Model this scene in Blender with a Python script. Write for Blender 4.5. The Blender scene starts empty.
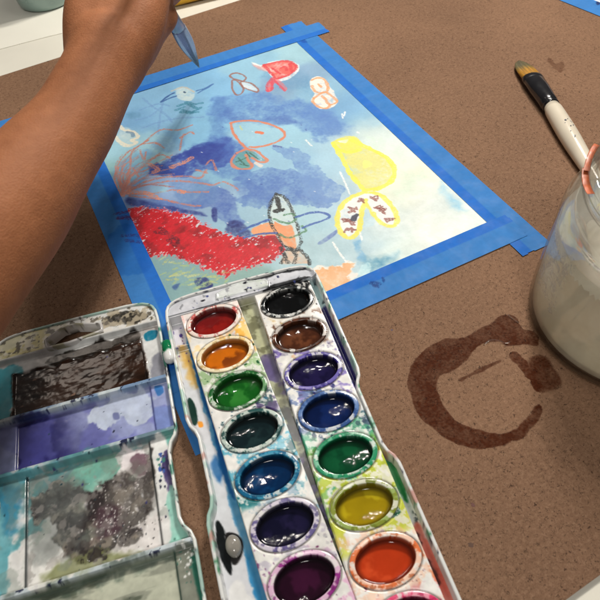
import bpy, math, random
import numpy as np
from math import radians, sin, cos, pi
from mathutils import Matrix, Vector
random.seed(7)
S = 0.01                       # all lengths below are centimetres
scene = bpy.context.scene
COL = scene.collection

# ------------------------------------------------------------------ camera
CAM = np.array([-1.185662820760788, -53.83365331843881, 30.200705314650108])
R = np.array([[0.8933245013869902, -0.44446932800158534, -0.0665269050614295],
              [-0.38355854633899117, -0.6768738347071825, -0.6282672711937064],
              [0.23420968543594675, 0.5867613044114387, -0.7751479902322502]])
U_, _, V_ = np.linalg.svd(R); R = U_ @ V_
F = 583.0
cam = bpy.data.cameras.new('camera'); co = bpy.data.objects.new('camera', cam); COL.objects.link(co)
cam.sensor_width = 36; cam.lens = F / 600 * 36; cam.clip_start = 0.01; cam.clip_end = 50
M = Matrix.Identity(4)
for i in range(3):
    M[i][0] = R[0][i]; M[i][1] = -R[1][i]; M[i][2] = -R[2][i]; M[i][3] = CAM[i] * S
co.matrix_world = M
scene.camera = co
cam.dof.use_dof = True; cam.dof.focus_distance = 0.42; cam.dof.aperture_fstop = 22.0

def at(px, py, z=0.0):
    """point of the place (cm) that the photo shows at (px, py), at height z above the board"""
    d = R.T @ np.array([(px - 300) / F, (py - 300) / F, 1.0])
    return CAM + (z - CAM[2]) / d[2] * d

def atd(px, py, dist):
    d = R.T @ np.array([(px - 300) / F, (py - 300) / F, 1.0])
    return CAM + d * dist

class Frame:
    def __init__(s, o, ang=0.0, left=False):
        s.o = np.array(o[:2], float); a = radians(ang)
        s.v = np.array([-sin(a), -cos(a)]); s.u = np.array([cos(a), -sin(a)]) * (-1 if left else 1)
    def w(s, u, v):
        return s.o[0] + s.u[0] * u + s.v[0] * v, s.o[1] + s.u[1] * u + s.v[1] * v
    def l(s, x, y):
        dx, dy = x - s.o[0], y - s.o[1]
        return dx * s.u[0] + dy * s.u[1], dx * s.v[0] + dy * s.v[1]

# ------------------------------------------------------------------ numpy noise
_rng = np.random.RandomState(11)
_T = _rng.rand(8, 256, 256)
def vn(x, y, f, s=0):
    x = x * f + 31.7 * s; y = y * f + 17.3 * s
    xi = np.floor(x).astype(int); yi = np.floor(y).astype(int)
    fx = x - xi; fy = y - yi; fx = fx * fx * (3 - 2 * fx); fy = fy * fy * (3 - 2 * fy)
    T = _T[s % 8]; a = T[yi & 255, xi & 255]; b = T[yi & 255, (xi + 1) & 255]
    c = T[(yi + 1) & 255, xi & 255]; d = T[(yi + 1) & 255, (xi + 1) & 255]
    return (a * (1 - fx) + b * fx) * (1 - fy) + (c * (1 - fx) + d * fx) * fy
def fbm(x, y, f, s=0, o=4):
    r = 0; a = 0.5; t = 0
    for i in range(o):
        r = r + a * vn(x, y, f * 2 ** i, s + i); t += a; a *= 0.55
    return r / t
def sm(a, b, x):
    t = np.clip((x - a) / (b - a + 1e-9), 0, 1); return t * t * (3 - 2 * t)
def lin(c):
    c = np.clip(np.asarray(c, float), 0, 1)
    return np.where(c <= 0.04045, c / 12.92, ((c + 0.055) / 1.055) ** 2.4)
def rgb(*c):
    return np.array(c, float) / 255

def spline(p, n=6, closed=False):
    p = np.array(p, float); N = len(p); out = []
    for i in range(N if closed else N - 1):
        if closed: a, b, c, d = p[(i - 1) % N], p[i], p[(i + 1) % N], p[(i + 2) % N]
        else: a, b, c, d = p[max(i - 1, 0)], p[i], p[i + 1], p[min(i + 2, N - 1)]
        for k in range(n):
            t = k / n
            out.append(0.5 * ((2 * b) + (c - a) * t + (2 * a - 5 * b + 4 * c - d) * t * t + (3 * b - a - 3 * c + d) * t ** 3))
    if not closed: out.append(p[-1])
    return np.array(out)

def seg_dist(X, Y, pts, closed):
    d = np.full(X.shape, 1e9); n = len(pts)
    for i in range(n if closed else n - 1):
        ax, ay = pts[i]; bx, by = pts[(i + 1) % n]; dx, dy = bx - ax, by - ay
        L = dx * dx + dy * dy + 1e-12
        t = np.clip(((X - ax) * dx + (Y - ay) * dy) / L, 0, 1)
        d = np.minimum(d, (X - ax - t * dx) ** 2 + (Y - ay - t * dy) ** 2)
    return np.sqrt(d)
def inside(X, Y, pts):
    r = np.zeros(X.shape, bool); n = len(pts)
    for i in range(n):
        ax, ay = pts[i]; bx, by = pts[(i + 1) % n]
        if ay == by: continue
        c = ((ay > Y) != (by > Y)) & (X < (bx - ax) * (Y - ay) / (by - ay) + ax)
        r ^= c
    return r
def sdist(X, Y, pts):
    d = seg_dist(X, Y, pts, True); return np.where(inside(X, Y, pts), d, -d)

class Canvas:
    """colours worked out point by point on a surface's own grid (local u, v in cm)"""
    def __init__(s, frame, u0, u1, v0, v1, res, z, base=(225, 226, 222)):
        s.f = frame; s.res = res; s.z = z
        s.nu = int(round((u1 - u0) / res)) + 1; s.nv = int(round((v1 - v0) / res)) + 1
        s.us = np.linspace(u0, u1, s.nu); s.vs = np.linspace(v0, v1, s.nv)
        s.U, s.V = np.meshgrid(s.us, s.vs)
        s.img = np.ones((s.nv, s.nu, 3)) * rgb(*base); s.wet = np.zeros((s.nv, s.nu)); s.h = np.zeros((s.nv, s.nu))
        s.k = 0; s.sw = 1.0; s.gran = 0.0
    def loc(s, p):
        out = []
        for q in p:
            w = at(q[0], q[1], s.z); out.append(s.f.l(w[0], w[1]))
        return np.array(out)
    def sub(s, P, m):
        a = np.searchsorted(s.us, P[:, 0].min() - m); b = np.searchsorted(s.us, P[:, 0].max() + m)
        c = np.searchsorted(s.vs, P[:, 1].min() - m); d = np.searchsorted(s.vs, P[:, 1].max() + m)
        return slice(c, d), slice(a, b)
    def put(s, sl, col, m, wet=None, h=0):
        col = rgb(*col) if not isinstance(col, np.ndarray) else col
        s.img[sl] = s.img[sl] * (1 - m[..., None]) + col * m[..., None]
        if wet is not None: s.wet[sl] = s.wet[sl] * (1 - m) + wet * m
        if h: s.h[sl] += h * m
    def blob(s, p, col, a=1.0, soft=.12, warp=.25, wf=1.2, edge=0.0, mott=.25, wet=None, loc=False, h=0, smooth=True):
        P = np.array(p, float) if loc else s.loc(p)
        if smooth: P = spline(P, 5, True)
        s.k += 1; sl = s.sub(P, warp + soft * 2 + .1)
        X, Y = s.U[sl], s.V[sl]
        if X.size == 0: return
        X2 = X + (fbm(X, Y, wf, s.k) - .5) * 2 * warp * 1.6; Y2 = Y + (fbm(X, Y, wf, s.k + 3) - .5) * 2 * warp * 1.6
        d = sdist(X2, Y2, P)
        m = sm(-soft, soft, d) * a
        m = m * (1 - mott + mott * 2 * (fbm(X, Y, 1.3, s.k + 1) - .0).clip(0, 1) ** 1.0)
        if s.gran: m = m * (1 + s.gran * (fbm(X, Y, 5, s.k + 2, 3) - .5) + s.gran * 1.3 * (fbm(X, Y, .9, s.k + 6, 3) - .5)) * (1 if a > .9 else sm(-.3, .9, d) * .35 + .75)
        if edge: m = m * (1 + edge * np.exp(-((d - .04) / .07) ** 2))
        s.put(sl, col, np.clip(m, 0, 1), wet, h)
    def stroke(s, p, w, col, a=1.0, brk=.3, soft=.02, closed=False, loc=False, wob=.03, wet=None, sp=True, h=0, bf=15):
        P = np.array(p, float) if loc else s.loc(p)
        if sp and len(P) > 2: P = spline(P, 5, closed); 
        s.k += 1; sl = s.sub(P, w + .1 + wob)
        X, Y = s.U[sl], s.V[sl]
        if X.size == 0: return
        X2 = X + (vn(X, Y, 3, s.k) - .5) * 2 * wob; Y2 = Y + (vn(X, Y, 3, s.k + 2) - .5) * 2 * wob
        d = seg_dist(X2, Y2, P, closed)
        ww = w * .5 * s.sw * (.55 + .7 * vn(X, Y, 2.5, s.k + 1) + .3 * vn(X, Y, 7, s.k + 5))
        m = 1 - sm(ww - soft, ww + soft, d)
        if brk: m = m * sm(brk - .18, brk + .18, fbm(X, Y, bf, s.k + 4, 2))
        s.put(sl, col, np.clip(m * a, 0, 1), wet, h)
    def noise_mix(s, col, f, thr, soft=.08, a=1.0, seed=0, mask=None, wet=None, o=4):
        m = sm(thr - soft, thr + soft, fbm(s.U, s.V, f, seed, o)) * a
        if mask is not None: m = m * mask
        s.put((slice(None), slice(None)), col, m, wet)
    def dots(s, n, cu, cv, ru, rv, r0, r1, cols, seed=1, a=.95, wet=.6):
        rr = random.Random(seed)
        for i in range(n):
            u = rr.gauss(cu, ru); v = rr.gauss(cv, rv); r = r0 + (r1 - r0) * rr.random() ** 3
            P = np.array([[u, v]]); sl = s.sub(P, r + .12); X, Y = s.U[sl], s.V[sl]
            if X.size == 0: continue
            e = rr.uniform(.7, 1.4)
            d = np.hypot((X - u) * e, (Y - v) / e) + (vn(X, Y, 9, i) - .5) * r * .5
            s.put(sl, rr.choice(cols), (1 - sm(r - .02, r + .02, d)) * a, wet)
    def field(s, samples, sig, loc=False):
        P = np.array([q[:2] for q in samples], float); P = P if loc else s.loc(P)
        st = 4; U, V = s.U[::st, ::st], s.V[::st, ::st]
        Uw = U + (fbm(U, V, .6, 5) - .5) * 2; Vw = V + (fbm(U, V, .6, 9) - .5) * 2
        num = 0; den = 0
        for (a, b), q in zip(P, samples):
            w = np.exp(-((Uw - a) ** 2 + (Vw - b) ** 2) / (2 * sig * sig)) + 1e-6 / (1 + (Uw - a) ** 2 + (Vw - b) ** 2)
            num = num + w[..., None] * rgb(*q[2]); den = den + w
        g = num / den[..., None]
        iy = np.clip(np.arange(s.nv) / st, 0, g.shape[0] - 1.001); ix = np.clip(np.arange(s.nu) / st, 0, g.shape[1] - 1.001)
        y0 = iy.astype(int); x0 = ix.astype(int); fy = (iy - y0)[:, None, None]; fx = (ix - x0)[None, :, None]
        g = (g[y0][:, x0] * (1 - fx) + g[y0][:, x0 + 1] * fx) * (1 - fy) + (g[y0 + 1][:, x0] * (1 - fx) + g[y0 + 1][:, x0 + 1] * fx) * fy
        s.img[:] = g
    def grain(s, amt, f=6, seed=3, o=3):
        s.img *= (1 + amt * (fbm(s.U, s.V, f, seed, o) - .5)[..., None])
    def sample(s, u, v):
        iu = np.clip((u - s.us[0]) / (s.us[-1] - s.us[0]) * (s.nu - 1), 0, s.nu - 1).astype(int)
        iv = np.clip((v - s.vs[0]) / (s.vs[-1] - s.vs[0]) * (s.nv - 1), 0, s.nv - 1).astype(int)
        return s.img[iv, iu], s.wet[iv, iu]

# ------------------------------------------------------------------ mesh helpers
def mk(name, verts, faces, mat, parent=None, cols=None, wet=None, smooth=True, sharp=None):
    me = bpy.data.meshes.new(name)
    verts = np.asarray(verts, float) * S
    faces_np = np.asarray(faces) if not isinstance(faces, list) else None
    if faces_np is not None and faces_np.ndim == 2:
        n, k = faces_np.shape
        me.vertices.add(len(verts)); me.vertices.foreach_set('co', verts.astype(np.float32).ravel())
        me.loops.add(n * k); me.loops.foreach_set('vertex_index', faces_np.astype(np.int32).ravel())
        me.polygons.add(n); me.polygons.foreach_set('loop_start', np.arange(0, n * k, k, dtype=np.int32))
        me.update(calc_edges=True)
    else:
        me.from_pydata([tuple(v) for v in verts], [], faces)
    me.validate()
    if smooth: me.polygons.foreach_set('use_smooth', np.ones(len(me.polygons), bool))
    if cols is not None:
        c = np.ones((len(verts), 4), np.float32); c[:, :3] = lin(cols)
        a = me.color_attributes.new('Col', 'FLOAT_COLOR', 'POINT'); a.data.foreach_set('color', c.ravel())
    if wet is not None:
        a = me.attributes.new('wet', 'FLOAT', 'POINT'); a.data.foreach_set('value', np.asarray(wet, np.float32).ravel())
    me.materials.append(mat)
    o = bpy.data.objects.new(name, me); COL.objects.link(o)
    if parent is not None: o.parent = parent
    return o

def tag(o, label, cat, group=None, kind=None):
    if label: o['label'] = label
    if cat: o['category'] = cat
    if group: o['group'] = group
    if kind: o['kind'] = kind
    return o
def thing(name, base, label, cat, group=None):
    o = bpy.data.objects.new(name, None); COL.objects.link(o); o.empty_display_size = .02
    o.location = [c * S for c in base]
    return tag(o, label, cat, group)
def settle(root):
    """children were built in place coordinates: cancel the root's own offset"""
    off = Vector(root.location)
    for ch in root.children:
        ch.location = ch.location - off

def grid_faces(nv, nu, keep=None):
    idx = np.arange(nv * nu).reshape(nv, nu)
    f = np.stack([idx[:-1, :-1], idx[1:, :-1], idx[1:, 1:], idx[:-1, 1:]], -1)
    if keep is not None:
        k = keep[:-1, :-1] & keep[1:, :-1] & keep[1:, 1:] & keep[:-1, 1:]
        return f[k]
    return f.reshape(-1, 4)

def sheet(name, cv, z, mat, parent=None, keep=None, flip=False):
    """mesh over a canvas grid; z is an array of heights"""
    X, Y = cv.f.w(cv.U, cv.V)
    V = np.stack([X, Y, z + 0 * X], -1).reshape(-1, 3)
    f = grid_faces(cv.nv, cv.nu, keep)
    if flip: f = f[:, ::-1]
    used = np.zeros(len(V), bool); used[f.ravel()] = True
    remap = np.cumsum(used) - 1
    return mk(name, V[used], remap[f], mat, parent, cv.img.reshape(-1, 3)[used], cv.wet.ravel()[used])

def prism(pts, z0, z1):
    n = len(pts); V = [(p[0], p[1], z1) for p in pts] + [(p[0], p[1], z0) for p in pts]
    Fc = [list(range(n))[::-1] if area(pts) < 0 else list(range(n))]
    for i in range(n):
        j = (i + 1) % n; Fc.append([i, i + n, j + n, j] if area(pts) > 0 else [i, j, j + n, i + n])
    Fc.append([k + n for k in Fc[0][::-1]])
    return V, Fc
def area(p):
    return sum(p[i][0] * p[(i + 1) % len(p)][1] - p[(i + 1) % len(p)][0] * p[i][1] for i in range(len(p))) / 2

def sweep(name, outline, prof, frame, mat, parent, colf=None, closed=True):
    """prof: list of (inward offset, z); outline: local polygon"""
    P = np.array(outline, float); n = len(P)
    t = np.roll(P, -1, 0) - np.roll(P, 1, 0); t /= np.linalg.norm(t, axis=1)[:, None] + 1e-9
    nrm = np.stack([-t[:, 1], t[:, 0]], 1)
    if area(P) < 0: nrm = -nrm
    V = []; m = len(prof)
    for i in range(n):
        for (o, z) in prof:
            q = P[i] + nrm[i] * o; x, y = frame.w(q[0], q[1]); V.append((x, y, z))
    Fc = []
    for i in range(n):
        j = (i + 1) % n
        for k in range(m - 1): Fc.append([i * m + k, j * m + k, j * m + k + 1, i * m + k + 1])
    V = np.array(V); cols, wet = colf(V) if colf else (None, None)
    return mk(name, V, np.array(Fc), mat, parent, cols, wet)

def tube(path, radii, seg=20, flat=1.0, up=(0, 0, 1), cap=True):
    """loft of ellipses: radii may be (a, b) pairs: a sideways, b along 'up'"""
    P = np.array(path, float); V = []; Fc = []; n = len(P); up = np.array(up, float)
    for i in range(n):
        t = P[min(i + 1, n - 1)] - P[max(i - 1, 0)]; t /= np.linalg.norm(t)
        s_ = np.cross(t, up); s_ /= np.linalg.norm(s_); w = np.cross(s_, t)
        a, b = radii[i] if isinstance(radii[i], (tuple, list)) else (radii[i], radii[i] * flat)
        for k in range(seg):
            th = 2 * pi * k / seg; V.append(P[i] + s_ * a * cos(th) + w * b * sin(th))
    for i in range(n - 1):
        for k in range(seg):
            k2 = (k + 1) % seg; Fc.append([i * seg + k, i * seg + k2, (i + 1) * seg + k2, (i + 1) * seg + k])
    if cap: Fc.append(list(range(seg))[::-1]); Fc.append([(n - 1) * seg + k for k in range(seg)])
    return V, Fc

def lathe(prof, c, seg=96, sx=1.0, sy=1.0, frame=None):
    V = []; n = len(prof)
    for k in range(seg):
        th = 2 * pi * k / seg
        for (r, z) in prof:
            if frame is None: V.append((c[0] + r * cos(th) * sx, c[1] + r * sin(th) * sy, z))
            else:
                x, y = frame.w(c[0] + r * cos(th) * sx, c[1] + r * sin(th) * sy); V.append((x, y, z))
    Fc = []
    for k in range(seg):
        k2 = (k + 1) % seg
        for i in range(n - 1): Fc.append([k * n + i, k2 * n + i, k2 * n + i + 1, k * n + i + 1])
    return np.array(V), np.array(Fc)

# ------------------------------------------------------------------ materials
def nt(name):
    m = bpy.data.materials.new(name); m.use_nodes = True; n = m.node_tree; n.nodes.clear()
    out = n.nodes.new('ShaderNodeOutputMaterial'); b = n.nodes.new('ShaderNodeBsdfPrincipled')
    n.links.new(b.outputs[0], out.inputs[0]); return m, n, b, out
def N(n, t, **k):
    x = n.nodes.new(t)
    for a, v in k.items():
        if a.startswith('i_'): x.inputs[a[2:].replace('_', ' ')].default_value = v
        else: setattr(x, a, v)
    return x
def noise(n, vec, scale, detail=4, rough=.55, dist=0.0):
    x = N(n, 'ShaderNodeTexNoise'); x.inputs['Scale'].default_value = scale; x.inputs['Detail'].default_value = detail
    x.inputs['Roughness'].default_value = rough; x.inputs['Distortion'].default_value = dist
    n.links.new(vec, x.inputs['Vector']); return x.outputs['Fac']
def ramp(n, fac, stops):
    r = N(n, 'ShaderNodeValToRGB'); e = r.color_ramp.elements
    while len(e) > 1: e.remove(e[-1])
    e[0].position = stops[0][0]; e[0].color = (*stops[0][1], 1)
    for p, c in stops[1:]:
        q = e.new(p); q.color = (*c, 1)
    n.links.new(fac, r.inputs[0]); return r.outputs[0]
def mixc(n, fac, a, b, mode='MIX'):
    x = N(n, 'ShaderNodeMix', data_type='RGBA', blend_type=mode)
    for s_, v in ((x.inputs[0], fac), (x.inputs[6], a), (x.inputs[7], b)):
        if hasattr(v, 'links') or isinstance(v, bpy.types.NodeSocket): n.links.new(v, s_)
        else: s_.default_value = v if isinstance(v, (int, float)) else (*v, 1) if len(v) == 3 else v
    return x.outputs[2]
def mth(n, op, a, b=0.0, clamp=False):
    x = N(n, 'ShaderNodeMath', operation=op, use_clamp=clamp)
    for i, v in enumerate((a, b)):
        if isinstance(v, bpy.types.NodeSocket): n.links.new(v, x.inputs[i])
        else: x.inputs[i].default_value = v
    return x.outputs[0]
def bump(n, b, h, strength, dist):
    x = N(n, 'ShaderNodeBump'); x.inputs['Strength'].default_value = strength; x.inputs['Distance'].default_value = dist
    n.links.new(h, x.inputs['Height']); n.links.new(x.outputs[0], b.inputs['Normal']); return x

def painted(name, dry=.5, wet=.08, bscale=250, bstr=.2, bdist=.0003, grain=.06, sss=0, trans=0, spec=.5, coat=0):
    m, n, b, out = nt(name)
    tc = N(n, 'ShaderNodeTexCoord').outputs['Object']
    col = N(n, 'ShaderNodeAttribute', attribute_name='Col').outputs['Color']
    w = N(n, 'ShaderNodeAttribute', attribute_name='wet').outputs['Fac']
    nz = noise(n, tc, bscale, 5)
    g = mth(n, 'MULTIPLY_ADD', nz, 2 * grain); n.nodes[-1].inputs[2].default_value = 1 - grain
    gc = N(n, 'ShaderNodeCombineColor')
    for i in range(3): n.links.new(g, gc.inputs[i])
    c2 = mixc(n, 1.0, col, gc.outputs[0], 'MULTIPLY')
    n.links.new(c2, b.inputs['Base Color'])
    r = N(n, 'ShaderNodeMapRange'); n.links.new(w, r.inputs[0]); r.inputs[3].default_value = dry; r.inputs[4].default_value = wet
    n2 = noise(n, tc, 90, 3)
    rr = mth(n, 'MULTIPLY', r.outputs[0], mth(n, 'ADD', n2, .5))
    n.links.new(rr, b.inputs['Roughness'])
    b.inputs['Specular IOR Level'].default_value = spec
    b.inputs['Coat Weight'].default_value = coat; b.inputs['Coat Roughness'].default_value = .06
    bump(n, b, nz, bstr, bdist)
    return m

def plain(name, col, rough=.5, metal=0, bscale=200, bstr=.1, var=.1, bdist=.0003, coat=0, spec=.5, vscale=30, col2=None):
    m, n, b, out = nt(name); tc = N(n, 'ShaderNodeTexCoord').outputs['Object']
    nz = noise(n, tc, vscale, 5); a = lin(rgb(*col)); c2 = lin(rgb(*col2)) if col2 else a * (1 - var * 2)
    n.links.new(ramp(n, nz, [(.3, tuple(c2)), (.65, tuple(np.clip(a * (1 + var * .5), 0, .95)))]), b.inputs['Base Color'])
    r = mth(n, 'MULTIPLY', mth(n, 'ADD', noise(n, tc, vscale * 2.3, 4), .5), rough); n.links.new(r, b.inputs['Roughness'])
    b.inputs['Metallic'].default_value = metal; b.inputs['Coat Weight'].default_value = coat; b.inputs['Specular IOR Level'].default_value = spec
    bump(n, b, noise(n, tc, bscale, 4), bstr, bdist); return m

def board_material():
    m, n, b, out = nt('hardboard_fibre'); tc = N(n, 'ShaderNodeTexCoord').outputs['Object']
    big = noise(n, tc, 6, 3); mid = noise(n, tc, 420, 6, .8); fine = noise(n, tc, 1300, 3, .7)
    base = ramp(n, mid, [(.3, tuple(lin(rgb(84, 62, 48)))), (.5, tuple(lin(rgb(120, 92, 73)))), (.68, tuple(lin(rgb(168, 136, 111))))])
    base = mixc(n, .3, base, ramp(n, fine, [(.3, tuple(lin(rgb(84, 60, 46)))), (.7, tuple(lin(rgb(182, 146, 118))))]))
    base = mixc(n, .45, base, ramp(n, big, [(.3, tuple(lin(rgb(106, 80, 62)))), (.7, tuple(lin(rgb(146, 112, 87))))]))
    # short dark fibres: thin bands of a warped noise, broken up by a second one
    fib = None
    for k, (sc, off, th) in enumerate(((430, 0, .013), (540, 3.1, .014), (340, 7.7, .011), (660, 5.2, .014))):
        mp = N(n, 'ShaderNodeMapping'); mp.inputs['Location'].default_value = (off, off * 2, off); n.links.new(tc, mp.inputs[0])
        a = noise(n, mp.outputs[0], sc, 1.0, .4, .4)
        d = mth(n, 'ABSOLUTE', mth(n, 'SUBTRACT', a, .5))
        l = mth(n, 'LESS_THAN', d, th)
        br = mth(n, 'GREATER_THAN', noise(n, mp.outputs[0], sc * .75, 1, .5), .585)
        q = mth(n, 'MULTIPLY', l, br); fib = q if fib is None else mth(n, 'MAXIMUM', fib, q)
    base = mixc(n, mth(n, 'MULTIPLY', fib, .8), base, tuple(lin(rgb(52, 37, 28))))
    w = N(n, 'ShaderNodeAttribute', attribute_name='wet').outputs['Fac']
    dark = mixc(n, 1.0, base, (0.26, 0.105, 0.045), 'MULTIPLY')
    n.links.new(mixc(n, w, base, dark), b.inputs['Base Color'])
    r = N(n, 'ShaderNodeMapRange'); n.links.new(w, r.inputs[0]); r.inputs[3].default_value = .65; r.inputs[4].default_value = .6
    n.links.new(r.outputs[0], b.inputs['Roughness']); b.inputs['Specular IOR Level'].default_value = .06
    bump(n, b, mid, .5, .0004)
    return m

def glass(name, ior=1.45, col=(1, 1, 1), mixt=0.0, rough=0.0, diff=None, dw=0.0):
    m, n, b, out = nt(name)
    b.inputs['Base Color'].default_value = (*col, 1); b.inputs['Transmission Weight'].default_value = 1.0
    b.inputs['IOR'].default_value = ior; b.inputs['Roughness'].default_value = rough
    sh = b.outputs[0]
    tc = N(n, 'ShaderNodeTexCoord').outputs['Object']
    bump(n, b, noise(n, tc, 45, 2), .35, .002)
    if diff is not None:
        d0 = N(n, 'ShaderNodeBsdfDiffuse'); d0.inputs[0].default_value = (*lin(rgb(*diff)), 1); d1 = N(n, 'ShaderNodeBsdfTranslucent'); d1.inputs[0].default_value = (*lin(rgb(*diff)), 1)
        d = N(n, 'ShaderNodeAddShader'); n.links.new(d0.outputs[0], d.inputs[0]); n.links.new(d1.outputs[0], d.inputs[1])
        x = N(n, 'ShaderNodeMixShader'); x.inputs[0].default_value = dw
        n.links.new(sh, x.inputs[1]); n.links.new(d.outputs[0], x.inputs[2]); sh = x.outputs[0]
    if mixt:
        t = N(n, 'ShaderNodeBsdfTransparent'); x = N(n, 'ShaderNodeMixShader'); x.inputs[0].default_value = mixt
        n.links.new(sh, x.inputs[1]); n.links.new(t.outputs[0], x.inputs[2]); sh = x.outputs[0]
    n.links.new(sh, out.inputs[0]); return m

M_board = board_material()
M_paper = painted('watercolour_paper', dry=.6, wet=.25, bscale=420, bstr=.35, bdist=.0003, grain=.05)
M_plastic = painted('painted_plastic', dry=.30, wet=.09, bscale=160, bstr=.12, bdist=.0004, grain=.05)
M_lid = painted('painted_lid_plastic', dry=.34, wet=.13, bscale=150, bstr=.16, bdist=.00035, grain=.10)
M_paint = painted('wet_paint', dry=.3, wet=.05, bscale=130, bstr=.35, bdist=.00008, grain=.22, spec=.3)
M_tape = painted('blue_masking_tape', dry=.7, wet=.3, spec=.25, bscale=330, bstr=.55, bdist=.0003, grain=.09)
M_table = plain('white_table', (222, 219, 206), .45, vscale=9, var=.04)

# ------------------------------------------------------------------ table and board
v, f = prism([(-140, -150), (180, -150), (180, 150), (-140, 150)], -3.3, -.3)
o = mk('table', v, f, M_table, smooth=False); tag(o, None, None, kind='structure')
bp = [(-45, 9.0), (-45, -55.5), (80, -49.6), (80, 15.95)]
v, f = prism(bp, -.296, 0)
o = mk('hardboard', v, f, M_board, smooth=False)
tag(o, 'large brown hardboard sheet lying on the white table under everything', 'board')
# white sheets laid on the table beyond the board
tp = [at(-80, 70, -.25), at(50, 36, -.25), at(178, 6, -.25), at(260, -22, -.25), at(150, -60, -.25), at(-120, -30, -.25)]
v, f = prism([p[:2] for p in tp], -.29, -.24)
o = mk('paper_sheet', v, f, plain('white_scrap_paper', (232, 230, 218), .5, vscale=7, var=.03), smooth=False)
tag(o, 'plain white paper sheet on the table beyond the board edge', 'paper')

# ------------------------------------------------------------------ the child's painting
FP = Frame((0, 0), 0)
cv = Canvas(FP, -.85, 23.85, -.85, 32.1, .05, .03)
cv.field([(p[0], p[1], c) for p, c in [
    ((150, 95), (128, 178, 214)), ((200, 85), (128, 180, 216)), ((250, 62), (142, 188, 212)), ((297, 50), (155, 195, 208)),
    ((130, 120), (118, 168, 210)), ((122, 148), (150, 195, 212)), ((115, 172), (135, 180, 182)), ((170, 108), (130, 180, 216)),
    ((210, 120), (128, 182, 216)), ((330, 90), (135, 180, 207)), ((300, 75), (130, 165, 195)), ((345, 108), (112, 162, 202)), ((365, 118), (130, 178, 208)),
    ((372, 132), (195, 214, 212)), ((390, 150), (220, 228, 220)), ((420, 170), (230, 230, 212)), ((400, 140), (210, 224, 220)),
    ((440, 190), (226, 228, 212)), ((450, 195), (200, 218, 222)), ((470, 215), (215, 227, 222)), ((430, 230), (224, 230, 222)),
    ((400, 245), (206, 222, 216)), ((385, 225), (205, 220, 218)), ((360, 240), (178, 206, 216)), ((342, 200), (168, 198, 214)),
    ((330, 160), (162, 198, 216)), ((300, 165), (150, 192, 216)), ((290, 130), (152, 197, 217)), ((250, 130), (146, 192, 216)),
    ((330, 250), (168, 198, 206)), ((300, 220), (162, 198, 210)), ((250, 205), (155, 190, 208)), ((230, 215), (145, 183, 202)),
    ((215, 200), (132, 156, 192)), ((180, 270), (132, 168, 172)), ((160, 280), (122, 162, 168)), ((205, 280), (135, 170, 165)),
    ((145, 205), (118, 145, 190)), ((160, 190), (142, 172, 210)), ((220, 175), (130, 178, 204)), ((380, 190), (215, 222, 205))]], 1.15)
g1 = fbm(cv.U, cv.V, .55, 2)[..., None]
cv.img *= 1 + .10 * (g1 - .5)
cv.sw = .85; cv.gran = .9
def B(p, c, a=.6, **k): cv.blob(p, (int(c[0] * .84), int(c[1] * .97), c[2]), min(.95, a * (1.12 if c[0] < 70 else .98)), **k)
# indigo and violet washes
IN = (62, 84, 156)
B([(212, 100), (230, 96), (262, 92), (300, 100), (330, 112), (345, 128), (318, 140), (298, 128), (268, 120), (240, 122), (214, 120)], (104, 134, 190), .62, soft=.35, warp=.5)
B([(225, 104), (240, 118), (262, 118), (285, 116), (300, 122), (285, 126), (255, 124), (232, 124), (222, 112)], (78, 104, 172), .45, soft=.3, warp=.4)
B([(295, 108), (320, 104), (345, 120), (350, 132), (330, 136), (310, 130)], (96, 128, 190), .45, soft=.5, warp=.4)
B([(265, 72), (300, 72), (320, 85), (300, 92), (270, 86)], (110, 148, 182), .5, soft=.6, warp=.4)
B([(212, 105), (222, 100), (226, 125), (230, 150), (218, 158), (210, 140)], (82, 112, 172), .4, soft=.3, warp=.3)
B([(170, 160), (180, 152), (205, 144), (225, 138), (234, 146), (232, 160), (222, 168), (205, 170), (190, 176), (178, 178), (165, 172), (150, 174), (148, 166)], (56, 76, 158), .85, soft=.22, warp=.35, edge=.1)
B([(155, 162), (166, 165), (172, 174), (160, 176), (152, 172)], (40, 60, 140), .8, soft=.15, warp=.3)
B([(205, 140), (232, 138), (252, 152), (250, 172), (228, 178), (212, 168)], (84, 112, 178), .6, soft=.35, warp=.3)
B([(250, 170), (285, 168), (312, 178), (330, 205), (298, 206), (272, 205), (258, 210), (246, 205), (236, 200), (250, 190), (235, 182)], (104, 128, 186), .72, soft=.10, warp=.45, edge=.25)
B([(272, 148), (300, 150), (318, 168), (342, 188), (338, 202), (322, 203), (306, 196), (300, 178), (288, 158)], (126, 148, 196), .75, soft=.06, warp=.3, edge=.25)
B([(212, 186), (226, 190), (236, 200), (238, 216), (245, 222), (236, 228), (226, 224), (214, 212), (210, 206), (186, 210), (160, 207), (130, 206), (126, 198), (150, 198), (190, 202)], (98, 116, 178), .78, soft=.12, warp=.2, edge=.2)
B([(228, 222), (240, 221), (250, 234), (240, 237), (230, 235), (225, 230)], (30, 38, 104), .9, soft=.1, warp=.12)
B([(213, 208), (218, 210), (216, 222), (212, 218)], (42, 52, 124), .85, soft=.08, warp=.08)
B([(128, 197), (140, 200), (170, 206), (200, 212), (205, 216), (170, 212), (132, 206)], (48, 60, 130), .75, soft=.14, warp=.14)
B([(194, 280), (206, 277), (213, 286), (202, 291)], (34, 44, 110), .92, soft=.05, warp=.08)
B([(172, 287), (180, 283), (176, 290)], (54, 80, 140), .6, soft=.05, warp=.05)
B([(350, 244), (362, 240), (364, 260), (372, 274), (388, 268), (400, 262), (386, 255), (372, 250)], (120, 170, 200), .0)
B([(355, 243), (361, 240), (362, 252), (366, 262), (358, 260)], (122, 170, 205), .85, soft=.12, warp=.15)
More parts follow.
